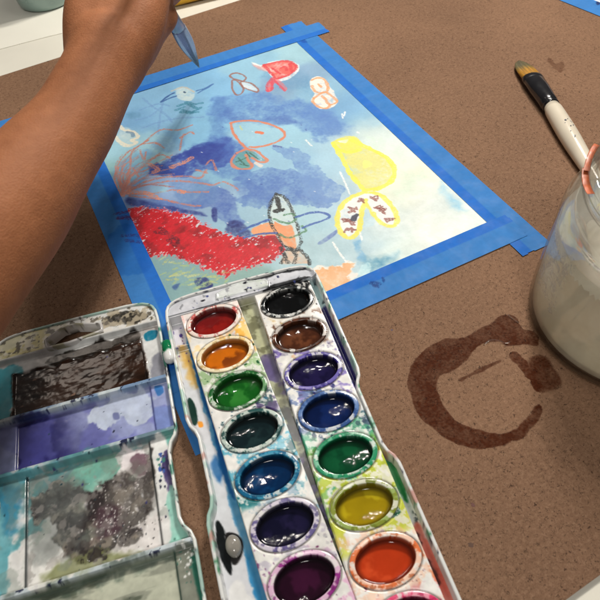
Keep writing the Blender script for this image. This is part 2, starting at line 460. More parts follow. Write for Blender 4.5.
B([(365, 258), (385, 258), (400, 250), (392, 264), (378, 272), (368, 272), (360, 266)], (92, 150, 176), .75, soft=.4, warp=.25)
B([(440, 178), (455, 196), (468, 210), (456, 208), (442, 194)], (168, 202, 220), .75, soft=.3, warp=.25)
B([(318, 243), (330, 234), (340, 228), (334, 236), (322, 244)], (96, 106, 168), .8, soft=.05, warp=.04)
B([(343, 214), (350, 211), (356, 214), (350, 222)], (130, 165, 205), .6, soft=.2, warp=.1)
B([(366, 136), (384, 140), (402, 152), (428, 176), (410, 196), (396, 196), (394, 168)], (236, 232, 202), .35, soft=.5, warp=.5)
B([(312, 92), (324, 92), (322, 98), (312, 97)], (120, 160, 200), .3)
B([(105, 180), (120, 160), (150, 150), (150, 170), (130, 195), (110, 200)], (96, 140, 196), .35, soft=.4, warp=.5)
B([(150, 140), (175, 132), (185, 145), (165, 155)], (120, 150, 196), .4, soft=.3, warp=.5)
B([(170, 180), (200, 176), (222, 190), (210, 205), (180, 200)], (112, 136, 186), .5, soft=.25, warp=.4)
B([(184, 150), (212, 142), (226, 148), (220, 160), (196, 162)], (44, 62, 146), .6, soft=.25, warp=.4)
B([(236, 176), (262, 184), (282, 196), (262, 204), (240, 196)], (86, 110, 178), .4, soft=.3, warp=.5)
# thin sketchy lines, top left
for p in ([(143, 98), (152, 106), (165, 114), (172, 122)], [(140, 110), (158, 104), (170, 106)], [(142, 128), (160, 122), (180, 118), (204, 117)], [(136, 120), (150, 116), (160, 108)], [(158, 134), (160, 116), (163, 102)]):
    cv.stroke(p, .25, (104, 142, 196), .45, .35)
B([(128, 112), (138, 112), (138, 118), (128, 118)], (92, 132, 160), .4, soft=.3)
# pale yellow-white snail left
cv.blob([(118, 130), (128, 128), (136, 134), (138, 142), (128, 146), (118, 140)], (196, 214, 214), .6, soft=.12, warp=.1)
cv.stroke([(120, 126), (124, 130), (134, 132), (138, 137), (132, 140), (136, 143), (128, 146), (120, 142), (116, 137)], .4, (234, 222, 198), .85, .25)
cv.stroke([(127, 132), (132, 133), (133, 136)], .35, (86, 118, 150), .6, .2)
# seabird shape top
cv.blob([(177, 88), (188, 88), (195, 92), (192, 100), (180, 100), (176, 94)], (196, 216, 218), .85, soft=.1, warp=.08)
cv.stroke([(172, 91), (177, 89), (184, 87), (194, 92)], .25, (196, 188, 172), .8)
cv.stroke([(196, 91), (206, 88), (213, 84), (205, 89), (198, 93)], .22, (64, 108, 168), .9, .15)
cv.stroke([(176, 96), (168, 99), (161, 102), (168, 96), (174, 93)], .2, (52, 92, 152), .9, .15)
for p in ([(178, 106), (186, 104), (196, 108)], [(182, 110), (192, 112), (200, 108)], [(186, 102), (194, 104), (202, 103)], [(180, 112), (190, 113), (198, 112)], [(176, 110), (184, 107)]):
    cv.stroke(p, .4, (52, 124, 150), .75, .35)
cv.stroke([(184, 92), (185, 92.5)], .25, (60, 90, 120), .9, 0)
# small fish, three ovals with brown outline
BR = (150, 96, 84)
cv.blob([(240, 83), (246, 82), (257, 88), (258, 91), (250, 90), (243, 87)], (206, 220, 228), .85, soft=.05, warp=.03)
for p in ([(230, 75), (236, 73), (243, 75), (246, 78), (243, 81), (238, 80), (232, 78)], [(233, 80), (238, 82), (243, 88), (242, 93), (237, 95), (233, 91), (232, 85)], [(241, 82), (250, 83), (258, 89), (257, 92), (250, 90), (243, 87)]):
    cv.stroke(p, .22, BR, .85, .25, closed=True)
# red fish
cv.blob([(252, 62), (262, 65), (270, 62), (284, 60), (298, 64), (299, 70), (290, 78), (276, 81), (268, 72), (258, 68)], (238, 238, 234), .8, soft=.08, warp=.15)
cv.blob([(262, 66), (274, 62), (286, 61), (296, 65), (296, 70), (287, 76), (277, 79), (270, 72)], (224, 100, 92), .95, soft=.06, warp=.08)
cv.blob([(252, 64), (262, 67), (268, 71), (258, 69)], (206, 140, 140), .7, soft=.15, warp=.1)
for p in ([(264, 65), (270, 72), (276, 79)], [(264, 65), (276, 62), (288, 61), (296, 66), (292, 73), (280, 78), (274, 79)], [(281, 68), (285, 67), (287, 70)], [(272, 68), (280, 74)], [(290, 64), (292, 72)]):
    cv.stroke(p, .35, (208, 62, 70), .85, .3)
cv.blob([(272, 80), (268, 84), (267, 91), (271, 91), (274, 84), (279, 84), (285, 91), (287, 88), (282, 82), (276, 78)], (220, 110, 116), .8, soft=.06, warp=.05)
cv.stroke([(272, 78), (267, 86), (268, 91), (272, 89), (273, 80), (280, 86), (285, 91)], .3, (210, 66, 84), .85, .3)
# orange bunny blob
cv.blob([(312, 78), (322, 77), (330, 86), (337, 100), (332, 107), (320, 109), (312, 102), (314, 94), (311, 88)], (240, 228, 216), .97, soft=.06, warp=.14)
for p in ([(312, 80), (318, 78), (325, 80), (328, 90), (321, 93), (315, 91), (312, 86)], [(314, 98), (320, 94), (326, 92), (334, 98), (337, 102), (330, 105), (326, 100), (322, 96)], [(314, 98), (313, 102), (319, 107), (327, 108), (330, 105)], [(318, 84), (321, 87)]):
    cv.stroke(p, .3, (222, 150, 100), .85, .3)
# orange fish outline in the middle
OR = (214, 128, 96)
cv.blob([(232, 124), (252, 121), (278, 126), (284, 134), (270, 144), (250, 148), (240, 140)], (160, 202, 218), .6, soft=.15, warp=.1)
cv.stroke([(231, 123), (240, 121), (256, 121), (272, 125), (283, 131), (284, 137), (274, 143), (258, 147), (250, 147)], .27, OR, .95, .2)
cv.stroke([(231, 123), (233, 132), (239, 141), (246, 148), (252, 152)], .3, OR, .95, .2)
cv.stroke([(257, 132), (262, 133)], .38, (226, 112, 74), .9, .1); cv.stroke([(240, 126), (242, 130)], .15, (210, 205, 110), .6, .2)
cv.blob([(243, 151), (252, 151), (262, 158), (266, 161), (258, 160), (250, 158), (252, 168), (242, 168), (233, 164), (236, 156)], (98, 156, 156), .95, soft=.05, warp=.06)
cv.stroke([(246, 149), (236, 154), (231, 162), (236, 168), (248, 169), (252, 166), (248, 160), (246, 155)], .28, OR, .9, .2)
cv.stroke([(246, 149), (256, 151), (264, 157), (267, 161), (260, 162), (252, 158)], .28, OR, .9, .2)
for p in ([(238, 158), (244, 164)], [(240, 164), (248, 166)], [(250, 153), (258, 159)], [(236, 162), (246, 158)], [(246, 152), (250, 157)]): cv.stroke(p, .16, (52, 96, 84), .8, .3)
cv.stroke([(256, 163), (261, 166)], .35, (230, 216, 205), .8, .2)
cv.stroke([(274, 146), (281, 147)], .3, (70, 84, 150), .7, .2)
# the large orange scribbled fan on the left
for p in ([(120, 195), (115, 180), (118, 165), (128, 152), (142, 144), (160, 130), (178, 130), (192, 125)],
          [(125, 182), (130, 168), (132, 152), (148, 140)], [(142, 144), (156, 143), (164, 148)], [(180, 138), (190, 132), (194, 134)], [(180, 150), (182, 138), (184, 134)],
          [(122, 194), (128, 180), (145, 165), (160, 155), (170, 158)], [(125, 195), (140, 184), (160, 178), (185, 176), (200, 178), (206, 170)],
          [(128, 190), (150, 184), (175, 181), (200, 183), (212, 185), (224, 182), (236, 188), (238, 190)], [(128, 194), (150, 194), (172, 190), (190, 192), (208, 192)],
          [(130, 196), (150, 198), (165, 200), (188, 205), (200, 206)], [(126, 176), (132, 168), (138, 176)], [(140, 150), (144, 160), (146, 152)],
          [(206, 165), (212, 160), (216, 170)], [(196, 170), (204, 172), (207, 173)], [(118, 180), (126, 186), (130, 172)]):
    cv.stroke(p, .22, (196, 122, 104), .85, .38)
for p in ([(122, 195), (128, 182), (127, 192)], [(128, 192), (145, 193), (160, 199)], [(150, 164), (158, 170), (154, 172)], [(172, 167), (182, 163), (192, 158)], [(180, 191), (184, 192)]):
    cv.stroke(p, .5, (226, 142, 110), .85, .4)
B([(150, 186), (168, 186), (166, 192), (152, 192)], (176, 206, 216), .7, soft=.2)
for i in range(22):
    rr = random.Random(300 + i); x0, y0 = 121 + rr.uniform(-2, 6), 193 + rr.uniform(-6, 4); an = radians(rr.uniform(-88, 8)); L_ = rr.uniform(28, 78) * (1 if an > -1 else .7)
    bx, by = x0 + L_ * cos(an), y0 + L_ * sin(an) * .8; cx_, cy_ = (x0 + bx) / 2 - 6 * sin(-an), (y0 + by) / 2 - rr.uniform(3, 9)
    cv.stroke([(x0, y0), (cx_, cy_), (bx, by)], .16, rr.choice([(190, 122, 110), (206, 130, 108), (170, 116, 116)]), .7, .42)
# thick red crayon band
RED = spline(cv.loc([(128, 208), (150, 208), (165, 210), (190, 216), (215, 230), (245, 238), (272, 234), (283, 240), (282, 252), (270, 262), (245, 268), (225, 276), (210, 270), (195, 264), (170, 255), (150, 256), (138, 244), (132, 225)]), 5, True)
sl = cv.sub(RED, .6); X, Y = cv.U[sl], cv.V[sl]
wx = X + (fbm(X, Y, 6, 3) - .5) * 1.3; wy = Y + (fbm(X, Y, 6, 6) - .5) * .9
d = sdist(wx, wy, RED)
a_ = radians(-24); xs = X * cos(a_) + Y * sin(a_); ys = -X * sin(a_) + Y * cos(a_)
streak = fbm(xs * .28, ys, 8, 4, 3) * .62 + fbm(xs * .5, ys * 1.2, 13, 2, 2) * .38
streak = streak + .10 * (vn(X, Y, 22, 3) - .5)
shade0 = fbm(X, Y, .8, 2); halo = sm(-.12, .05, d) * .8
cv.put(sl, (226, 216, 216), halo * sm(.3, .5, streak + .15))
mm = sm(-.1, .12, d) * (1 - sm(.60, .67, streak - .11 * sm(0.25, 1.3, d) - .05 * (shade0 - .5)))
shade = fbm(X, Y, 1.1, 5)
rc = rgb(188, 8, 28)[None, None] * (1 - .22 * sm(.55, .75, shade)[..., None]) + rgb(30, 6, 10) * sm(.3, .7, streak)[..., None] * .8
cv.img[sl] = cv.img[sl] * (1 - mm[..., None]) + rc * mm[..., None]
cv.h[sl] += mm * .008
for p in ([(155, 232), (168, 234), (160, 228)], [(168, 240), (176, 246), (178, 242)], [(170, 236), (178, 240)]): cv.stroke(p, .35, (60, 20, 40), .6, .45)
# greenish scribble beneath the red band
for i in range(46):
    rr = random.Random(i); x = rr.uniform(158, 225); y = 268 + (x - 160) * .2 + rr.uniform(-10, 14)
    if x > 190: y = rr.uniform(274, 292) - (x - 190) * .05
    cv.stroke([(x, y), (x + rr.uniform(4, 11), y - rr.uniform(-1, 6))], .2, rr.choice([(176, 192, 120), (206, 208, 140), (150, 180, 140), (196, 196, 110)]), .65, .45)
# black and white penguin-like fish
cv.blob([(274, 196), (283, 196), (292, 206), (297, 222), (300, 240), (296, 248), (284, 246), (274, 232), (270, 214)], (196, 214, 214), .92, soft=.06, warp=.05)
cv.blob([(252, 229), (268, 223), (276, 226), (280, 234), (268, 235), (254, 235)], (230, 160, 112), .95, soft=.05, warp=.06)
cv.blob([(274, 222), (284, 226), (292, 226), (296, 246), (290, 248), (280, 240)], (228, 152, 104), .95, soft=.05, warp=.06)
cv.blob([(286, 250), (300, 250), (309, 262), (304, 264), (286, 264), (280, 262)], (216, 178, 150), .9, soft=.06, warp=.08)
BK = (30, 34, 34)
for p in ([(276, 194), (271, 202), (269, 214), (272, 226), (278, 236), (284, 246), (292, 248)], [(276, 194), (284, 197), (290, 206), (295, 218), (299, 232), (301, 242), (297, 250)],
          [(276, 197), (279, 205), (280, 210)], [(281, 248), (285, 256), (281, 263)], [(292, 250), (296, 256), (294, 263)], [(300, 250), (308, 258), (310, 264)], [(286, 250), (300, 250)], [(284, 254), (288, 262)]):
    cv.stroke(p, .3, BK, .92, .42)
cv.stroke([(275, 211), (282, 210)], .55, BK, .95, .2); cv.stroke([(277, 198), (279, 206)], .4, BK, .9, .3)
for p in ([(274, 219), (282, 222), (290, 223), (296, 219), (293, 214), (284, 215)], [(280, 234), (288, 238), (300, 234), (306, 230), (302, 226)]): cv.stroke(p, .22, (80, 130, 96), .85, .3)
BL = (58, 92, 164)
cv.stroke([(296, 217), (306, 214), (318, 212), (330, 216), (322, 221), (312, 224), (302, 228)], .22, BL, .9, .2)
cv.stroke([(240, 232), (252, 226), (268, 220)], .25, BL, .9, .2); cv.stroke([(244, 238), (260, 234), (276, 233)], .22, BL, .9, .2)
# orange sand, lower edge
cv.blob([(312, 268), (330, 266), (350, 261), (358, 264), (352, 272), (360, 276), (346, 284), (332, 296), (318, 292), (300, 290)], (236, 226, 214), .9, soft=.1, warp=.3)
cv.blob([(314, 270), (335, 267), (356, 262), (350, 270), (346, 276), (350, 284), (330, 292), (318, 290)], (226, 172, 122), .95, soft=.08, warp=.25, wf=3, mott=.5)
B([(366, 262), (372, 266), (366, 276), (360, 272)], (232, 236, 232), .8, soft=.08, warp=.3)
# yellow fish and its wings
YL = (226, 218, 96)
cv.blob([(332, 142), (345, 139), (360, 146), (378, 152), (392, 164), (394, 176), (384, 186), (368, 190), (360, 186), (350, 168), (340, 152)], (216, 214, 128), .95, soft=.07, warp=.06)
cv.blob([(334, 140), (352, 136), (362, 142), (360, 150), (346, 154), (340, 146)], (228, 220, 92), .95, soft=.08, warp=.15)
for p in ([(333, 143), (344, 162), (352, 176), (364, 190)], [(364, 190), (380, 188), (392, 180), (394, 168), (384, 156), (366, 147), (352, 140)], [(334, 146), (346, 152), (360, 150)]):
    cv.stroke(p, .45, (232, 224, 74), .95, .2)
cv.blob([(364, 160), (372, 164), (364, 168)], (240, 238, 120), .9, soft=.04, warp=.04)
cv.blob([(338, 141), (348, 139), (346, 143)], (246, 244, 214), .9, soft=.06, warp=.06)
cv.blob([(365, 193), (352, 196), (340, 208), (337, 222), (344, 235), (354, 236), (360, 224), (362, 210), (368, 204), (376, 216), (388, 224), (396, 222), (396, 212), (388, 200), (376, 193)], (226, 230, 226), .92, soft=.06, warp=.05)
cv.blob([(362, 208), (368, 206), (376, 218), (372, 226), (360, 224)], (178, 206, 216), .8, soft=.06, warp=.04)
for p in ([(364, 192), (350, 198), (340, 208), (337, 222), (342, 234), (350, 238), (358, 232), (361, 220), (362, 210), (366, 200)],
          [(364, 192), (378, 194), (390, 204), (396, 214), (396, 224), (388, 226), (378, 220), (372, 212), (366, 204)]):
    cv.stroke(p, .42, (230, 220, 84), .95, .2)
def scrib(x, y, sx, sy, seed):
    r = random.Random(seed); p = [(x + r.uniform(-sx, sx), y + r.uniform(-sy, sy)) for _ in range(9)]
    cv.stroke(p, .17, (128, 62, 52), .85, .3, sp=False)
for i, q in enumerate([(360, 200, 5, 3), (353, 210, 6, 3), (350, 222, 5, 3.5), (350, 230, 6, 3), (346, 220, 5, 2), (374, 198, 4, 3), (380, 207, 6, 3), (384, 211, 5, 3), (390, 220, 5, 2.5)]): scrib(*q, i)
cv.stroke([(353, 219), (357, 215)], .5, (30, 36, 60), .95, .1)
for p in ([(340, 172), (345, 182), (350, 194)], [(333, 242), (339, 252), (346, 262)], [(360, 232), (362, 240)], [(342, 114), (343, 118)], [(345, 112), (344, 116)], [(357, 132), (359, 133)], [(306, 140), (312, 146)]):
    cv.stroke(p, .16, (240, 240, 236), .9, .3)
rr = random.Random(4)
for i in range(26):
    x = rr.uniform(200, 420); y = rr.uniform(120, 230)
    cv.stroke([(x, y), (x + 1, y + .5)], .1, rr.choice([(60, 80, 150), (232, 236, 236)]), .7, 0)
cv.grain(.05, 9)
cv.wet[:] = .15
zz = .03 + .02 * (fbm(cv.U, cv.V, .25, 3) - .5) * 0 + cv.h
o = sheet('painting', cv, zz, M_paper)
tag(o, "child's watercolour and crayon painting of sea creatures, taped to the board", 'painting')
CVP = cv

# ------------------------------------------------------------------ masking tape
TG = 'blue tape strips holding down the paintings'
def tape(p0, p1, w, z, label, inner=None, marks=None, name='tape_strip', under=None):
    """p0 -> p1 is one long edge (cm); the strip extends w to the left of that direction"""
    p0 = np.array(p0, float); p1 = np.array(p1, float); L = np.linalg.norm(p1 - p0)
    ang = math.degrees(math.atan2(-(p1 - p0)[0], -(p1 - p0)[1]))
    fr = Frame(p0, ang)
    c = Canvas(fr, 0, w, 0, L, .08, z, (56, 122, 190))
    if inner:
        a, b_ = inner; t = sm(a - .06, a + .06, c.U) * (1 - sm(b_ - .06, b_ + .06, c.U))
        c.put((slice(None), slice(None)), (22, 100, 196), t * .75)
    cx = fbm(c.U * .5, c.V * 1.5, 1.3, int(L * 7) % 5)
    c.img *= (1 + .10 * (cx - .5))[..., None]
    if under is not None: under(c)
    if marks: marks(c)
    zz = z + .012 * (fbm(c.U, c.V, 1.1, 4) - .3) + .006 * (vn(c.U * .25, c.V, 4, 6) - .3)
    # torn ends
    tear = (vn(c.U, c.V * 0, 5, 2) - .5) * .12
    keep = (c.V > tear + .06) & (c.V < L - .06 + tear)
    o = sheet(name, c, zz, M_tape, keep=keep, flip=False)
    tag(o, label, 'tape', TG)
    return o

def mk_r(c): c.blob([(0.3, 3.2), (.8, 3.6), (.9, 4.6), (.4, 4.4)], (10, 66, 150), .6, loc=True, soft=.1)
tape((23.0, 4.1), (23.0, -35.2), 2.45, .055, 'long blue tape strip along the painting edge nearest the white-handled brush', inner=(0, .85), marks=mk_r)
def mk_l(c):
    for p in ([(115, 214), (128, 212), (136, 214)], [(118, 218), (130, 219), (138, 222)], [(124, 216), (140, 217)], [(122, 236), (136, 235), (142, 238)], [(126, 240), (144, 243)]):
        c.stroke(p, .3, (84, 24, 70), .7, .45)
    c.blob([(.2, 21.8), (2.4, 21.0), (2.4, 26), (.1, 26)], (4, 84, 176), .4, loc=True, soft=.1)
tape((-2.4, 3.2), (-2.1, -38.2), 2.4, .055, 'blue tape strip on the painting side nearest the child, red crayon scribbled on it', inner=(1.5, 2.45), marks=mk_l)
tape((-30.0, -.25), (27.0, 0.1), 2.5, .082, 'blue tape strip along the far top edge of the painting under the hand', inner=(0, .85))
def mk_b(c):
    for p in ([(371, 283), (376, 286), (380, 284)], [(372, 282), (378, 283)], [(374, 285), (378, 287)], [(383, 278), (384, 281)]): c.stroke(p, .22, (14, 62, 130), .8, .3)
tape((24.72, -31.25), (-2.6, -31.25), 2.48, .086, 'blue tape strip along the near bottom edge of the painting, running under the paint box', inner=(0, .85), marks=mk_b)

# second sheet and its tape, upper right
def mk_c(c): c.blob([(596, 2), (600, 1), (600, 4), (597, 5)], (20, 40, 90), .9, soft=.05, warp=.05)
F2 = Frame((51.0, 3.0), -8.9)
c2 = Canvas(F2, -.6, 20, 0, 26, .2, .03, (226, 230, 230))
c2.blob([(2, 14), (8, 13), (9, 20), (3, 21)], (120, 150, 200), .7, loc=True, soft=.5, warp=1.5)
c2.blob([(8, 3), (15, 4), (14, 9), (9, 8)], (200, 190, 120), .7, loc=True, soft=.5, warp=1.5)
o = sheet('painting', c2, .03 + 0 * c2.U, M_paper); tag(o, 'white corner of a second sheet of paper at the upper right picture edge', 'painting')
tape((48.1, 9.0), (53.0, -22.0), 2.5, .055, 'short stretch of blue tape in the upper right corner beside a second sheet', marks=mk_c)

# ------------------------------------------------------------------ paint box
HB = (-.6, -29.0); AB = 9.45
FB = Frame(HB, AB)
box = thing('watercolour_box', (HB[0] + 2, HB[1] - 10, 0), 'open white plastic watercolour box with oval pans of paint and its stained lid folded out', 'paint box')
def rounded_outline(W, v0, v1, bow, n1, n2, dep, left_notch=True):
    """local outline of the tray: bowed ends, a shallow notch in each long side"""
    e = .5
    right = [(W, v0 + .25), (W, n1 - .5), (W - dep, n1 + .25), (W - dep, n2 - .25), (W, n2 + .5), (W, v1 - .25)]
    left = [(W - x, y) for x, y in right[::-1]]
    top = [(0.0, v0 + .1), (.12, v0 - .55 * bow), (.62, v0 - .85 * bow), (1.6, v0 - .97 * bow), (W / 2, v0 - bow), (W - 1.6, v0 - .97 * bow), (W - .62, v0 - .85 * bow), (W - .12, v0 - .55 * bow), (W, v0 + .1)]
    bot = [(W - x, v1 + v0 - y) for x, y in top]
    P = top + right[1:-1] + bot + left[1:-1]
    # round every corner a little (Chaikin)
    P = np.array(P)
    for _ in range(1):
        Q = []
        for i in range(len(P)):
            a, b_ = P[i], P[(i + 1) % len(P)]; L = np.linalg.norm(b_ - a); k = min(.25, .3 / L)
            Q += [a + (b_ - a) * k, b_ - (b_ - a) * k]
        P = np.array(Q)
    Q = []
    for i in range(len(P)):
        a, b_ = P[i], P[(i + 1) % len(P)]; n = max(1, int(np.linalg.norm(b_ - a) / .35))
        for k in range(n): Q.append(a + (b_ - a) * k / n)
    return np.array(Q)
OB = rounded_outline(10.3, 0.0, 21.2, 1.58, 8.3, 12.8, .45)
# --- tray
ct = Canvas(FB, -.1, 10.4, -1.75, 23.0, .055, .6, (214, 216, 216))
in_ = sdist(ct.U, ct.V, OB)
shelf = 1 - sm(-.16, -.06, ct.V); shelf2 = sm(21.26, 21.36, ct.V)
h = .32 + .72 * np.maximum(shelf, shelf2)
h += .18 * np.exp(-((ct.V + .12) / .07) ** 2)
HX = [(3.4, -.5), (3.5, -1.0), (4.6, -1.42), (5.4, -1.46), (6.9, -1.12), (7.05, -.9), (6.95, -.45)]
dh = sdist(ct.U, ct.V, HX); h += .10 * sm(-.03, .05, dh) - .05 * sm(.08, .14, dh)
h += .4 * (np.exp(-((ct.V - 2.05) / .09) ** 2)) * (ct.U < 1.3)
h += .25 * sm(9.85, 10.2, ct.U) + .2 * sm(.35, .1, ct.U) * 0
h += .30 * np.exp(-((ct.U - 1.55 - ct.V * .03) / .25) ** 2) * (ct.V > 2)   # brush trough wall
a = lambda p, c, al=.9, **k: ct.blob(p, c, al, **k)
A_ = (slice(None), slice(None))
ct.put(A_, (186, 190, 200), shelf * .75)
ct.put(A_, (204, 214, 204), sm(0, .05, dh) * .9); ct.put(A_, (110, 116, 116), np.exp(-((dh + .02) / .035) ** 2) * .8)
ct.noise_mix((70, 74, 80), 3.2, .74, .03, .9, 2, shelf); ct.noise_mix((222, 224, 230), .8, .5, .1, .5, 4, shelf)
a([(2.0, -.2), (3.6, -.15), (6, -.15), (6, 0), (2, 0)], (60, 56, 66), .5, loc=True, soft=.1)
a([(5.6, -1.3), (6.6, -1.55), (8.4, -1.45), (9.9, -1.2), (9.8, -.95), (8, -1.2), (6.5, -1.25)], (26, 28, 32), .95, loc=True, soft=.05, warp=.15)
a([(6.6, -.35), (8, -.55), (9.4, -.5), (9.6, -.2), (8, -.1), (6.6, -.1)], (16, 18, 22), .95, loc=True, soft=.05, warp=.15)
ct.dots(30, 6, -.8, 2.6, .35, .03, .12, [(50, 52, 90), (30, 30, 40), (60, 70, 130)], 3)
# left trough: stains, long blue streak, dark of the holes painted as patches
ct.put(A_, (196, 198, 208), (ct.U < 1.4) * .5 * (1 - shelf))
a([(.2, .3), (1.0, .3), (1.1, 1.9), (.1, 1.9)], (206, 204, 214), .8, loc=True, soft=.05)
a([(.5, 2.3), (.95, 2.2), (1.1, 3.6), (1.1, 5), (.6, 5)], (206, 160, 70), .8, loc=True, soft=.2, warp=.3)
a([(.15, 5.9), (.42, 5.7), (.62, 6.7), (.5, 7.5), (.2, 7.4)], (22, 52, 44), .97, loc=True, soft=.04, warp=.05, wet=1)
a([(.55, 7.4), (.8, 7.45), (.8, 7.75), (.55, 7.75)], (232, 150, 50), .97, loc=True, soft=.03, warp=.02, wet=1)
a([(.95, 1.6), (1.5, 1.6), (1.7, 8), (2.0, 14), (2.3, 20), (1.6, 20), (1.35, 14), (1.1, 8)], (48, 132, 184), .85, loc=True, soft=.06, warp=.10, wf=2, mott=.35, wet=.7)
a([(1.0, 2.6), (1.25, 2.6), (1.5, 8), (1.6, 12), (1.4, 12), (1.2, 8)], (8, 74, 140), .8, loc=True, soft=.06, warp=.1, wet=1)
a([(.8, 10), (1.2, 9.8), (1.4, 10.6), (1.1, 11.3), (.8, 11)], (14, 84, 150), .8, loc=True, soft=.15, warp=.2, wet=1)
a([(.7, 14.0), (1.3, 14.2), (1.5, 14.8), (1.1, 15.5), (.7, 15.4)], (30, 28, 28), .95, loc=True, soft=.04, warp=.04, wet=1)
a([(.3, 13.4), (.6, 13.4), (.75, 15.2), (.5, 16.0), (.25, 15)], (16, 20, 22), .98, loc=True, soft=.04, warp=.06, wet=1)
a([(.3, 17), (1.2, 16.6), (1.3, 19.4), (.4, 19.4)], (226, 226, 224), .8, loc=True, soft=.1)
ct.dots(16, .5, 1.4, .25, .7, .05, .14, [(74, 60, 130), (110, 60, 110)], 5)
# channel between the strips
mid = np.exp(-((ct.U - (5.25 + ct.V * .03)) / .75) ** 2) * (1 - shelf)
ct.put(A_, (168, 172, 134), mid * .9); ct.noise_mix((96, 96, 70), 1.6, .52, .08, .8, 3, mid)
ct.noise_mix((74, 60, 120), 1.1, .55, .07, .85, 6, mid * sm(3, 5, ct.V)); ct.noise_mix((24, 30, 30), 1.4, .5, .06, .9, 1, mid * sm(6, 9, ct.V))
# right trough
rt = sm(9.3, 9.5, ct.U) * (1 - shelf)
ct.put(A_, (150, 186, 190), rt * sm(3.5, 2.5, ct.V) * .8)
ct.noise_mix((40, 52, 60), 2.2, .6, .04, .8, 5, rt)
a([(9.4, 2.6), (10.2, 2.4), (10.2, 8), (9.6, 8), (9.4, 5)], (34, 30, 84), .93, loc=True, soft=.12, warp=.15, wet=1)
a([(9.3, 12.6), (9.8, 12.4), (10.0, 14.2), (9.6, 14.4)], (214, 220, 218), .9, loc=True, soft=.08)
a([(9.8, 12.2), (10.1, 12.6), (10.1, 15.4), (9.8, 16.2), (9.6, 14.8)], (34, 118, 62), .9, loc=True, soft=.08, warp=.12)
a([(9.5, 14.2), (9.9, 15), (10.1, 17), (9.7, 17)], (206, 208, 212), .9, loc=True, soft=.06)
a([(9.6, 17), (10.2, 17), (10.3, 22), (9.6, 22)], (196, 92, 76), .85, loc=True, soft=.12, warp=.15)
a([(9.4, 17.2), (9.7, 17.2), (9.9, 19.2), (9.6, 19.4)], (58, 30, 30), .85, loc=True, soft=.06)
ct.wet[:] = np.maximum(ct.wet, .45); ct.grain(.12, 3)
sheet('tray', ct, h, M_plastic, box, keep=in_ > .06)
def rim_cols(seed, stains, base=(218, 220, 218)):
    def f(V):
        x, y = V[:, 0], V[:, 1]; c = np.ones((len(V), 3)) * rgb(*base)
        for k, (col, thr, fr) in enumerate(stains):
            m = sm(thr - .03, thr + .03, fbm(x * 1.0 + V[:, 2], y + V[:, 2] * .7, fr, seed + k, 3))[:, None]
            c = c * (1 - m * .85) + rgb(*col) * m * .85
        return c, np.ones(len(V)) * .4
    return f
def dens(P, step=.12):
    Q = []
    for i in range(len(P)):
        a, b_ = P[i], P[(i + 1) % len(P)]; n = max(1, int(np.linalg.norm(b_ - a) / step))
        for k in range(n): Q.append(a + (b_ - a) * k / n)
    return np.array(Q)
RIM = [(.12, 0.0), (.04, .1), (-.02, 1.0), (-.02, 1.15), (.01, 1.19), (.05, 1.2), (.11, 1.2), (.15, 1.18), (.17, 1.12), (.21, .3)]
sweep('rim', dens(OB), RIM, FB, M_plastic, box, rim_cols(2, [((150, 190, 176), .64, .9), ((60, 130, 90), .72, 1.3), ((40, 40, 60), .74, 4.5), ((190, 140, 130), .76, 1.1)]))

# --- strips that hold the pans
def strip(ang, off, pans, label=None, paintf=None, seed=0):
    fr = Frame(FB.w(*off), ang)
    c = Canvas(fr, 0, 3.84, 0, 22.0, .045, 1.0, (226, 226, 222))
    paintf(c)
    c.noise_mix((234, 233, 228), 1.9, .585, .025, .8, 2 + seed); c.noise_mix((234, 233, 228), 4.5, .60, .03, .7, 4 + seed)
    c.grain(.25, 1.4, 6)
    top = np.ones_like(c.U) * 1.0
    for (pu, pv) in pans:
        q = np.hypot((c.U - pu) / 1.79, (c.V - pv) / 1.28)
        c.put((slice(None), slice(None)), (52, 44, 40), np.exp(-((q - 1.0) / .022) ** 2) * .75)
        top -= .06 * np.exp(-((q - 1.0) / .03) ** 2)
    edge = np.minimum.reduce([c.U, 3.84 - c.U, c.V, 22.0 - c.V])
    top -= .5 * (1 - sm(-.01, .05, edge))
    q = [np.hypot((c.U - pu) / 1.7, (c.V - pv) / 1.2) for pu, pv in pans]
    keep = np.minimum.reduce(q) > .92
    c.grain(.06, 4)
    sheet('pan_strip', c, top, M_plastic, box, keep=keep)
    return fr
def wash(c, v0, v1, col, a=.8, f=1.1, thr=.5, u0=-1, u1=5, seed=0, wet=.6):
    m = sm(v0 - .35, v0 + .35, c.V + (fbm(c.U, c.V, 1, seed) - .5) * 1.6) * (1 - sm(v1 - .35, v1 + .35, c.V + (fbm(c.U, c.V, 1, seed + 2) - .5) * 1.6))
    m = m * sm(u0 - .2, u0 + .2, c.U + (fbm(c.U, c.V, 1.2, seed + 4) - .5)) * (1 - sm(u1 - .2, u1 + .2, c.U + (fbm(c.U, c.V, 1.2, seed + 5) - .5)))
    t = fbm(c.U, c.V, f, seed + 1); e = sm(thr - .05, thr + .05, t) * m * a
    e = e * (1 + .35 * np.exp(-((t - thr) / .02) ** 2))
    c.put((slice(None), slice(None)), col, np.clip(e, 0, 1), wet)
PU = 1.92
p1 = [(PU, 1.30 + 2.73 * k) for k in range(8)]
p2 = [(PU, 1.38 + 2.765 * k) for k in range(8)]
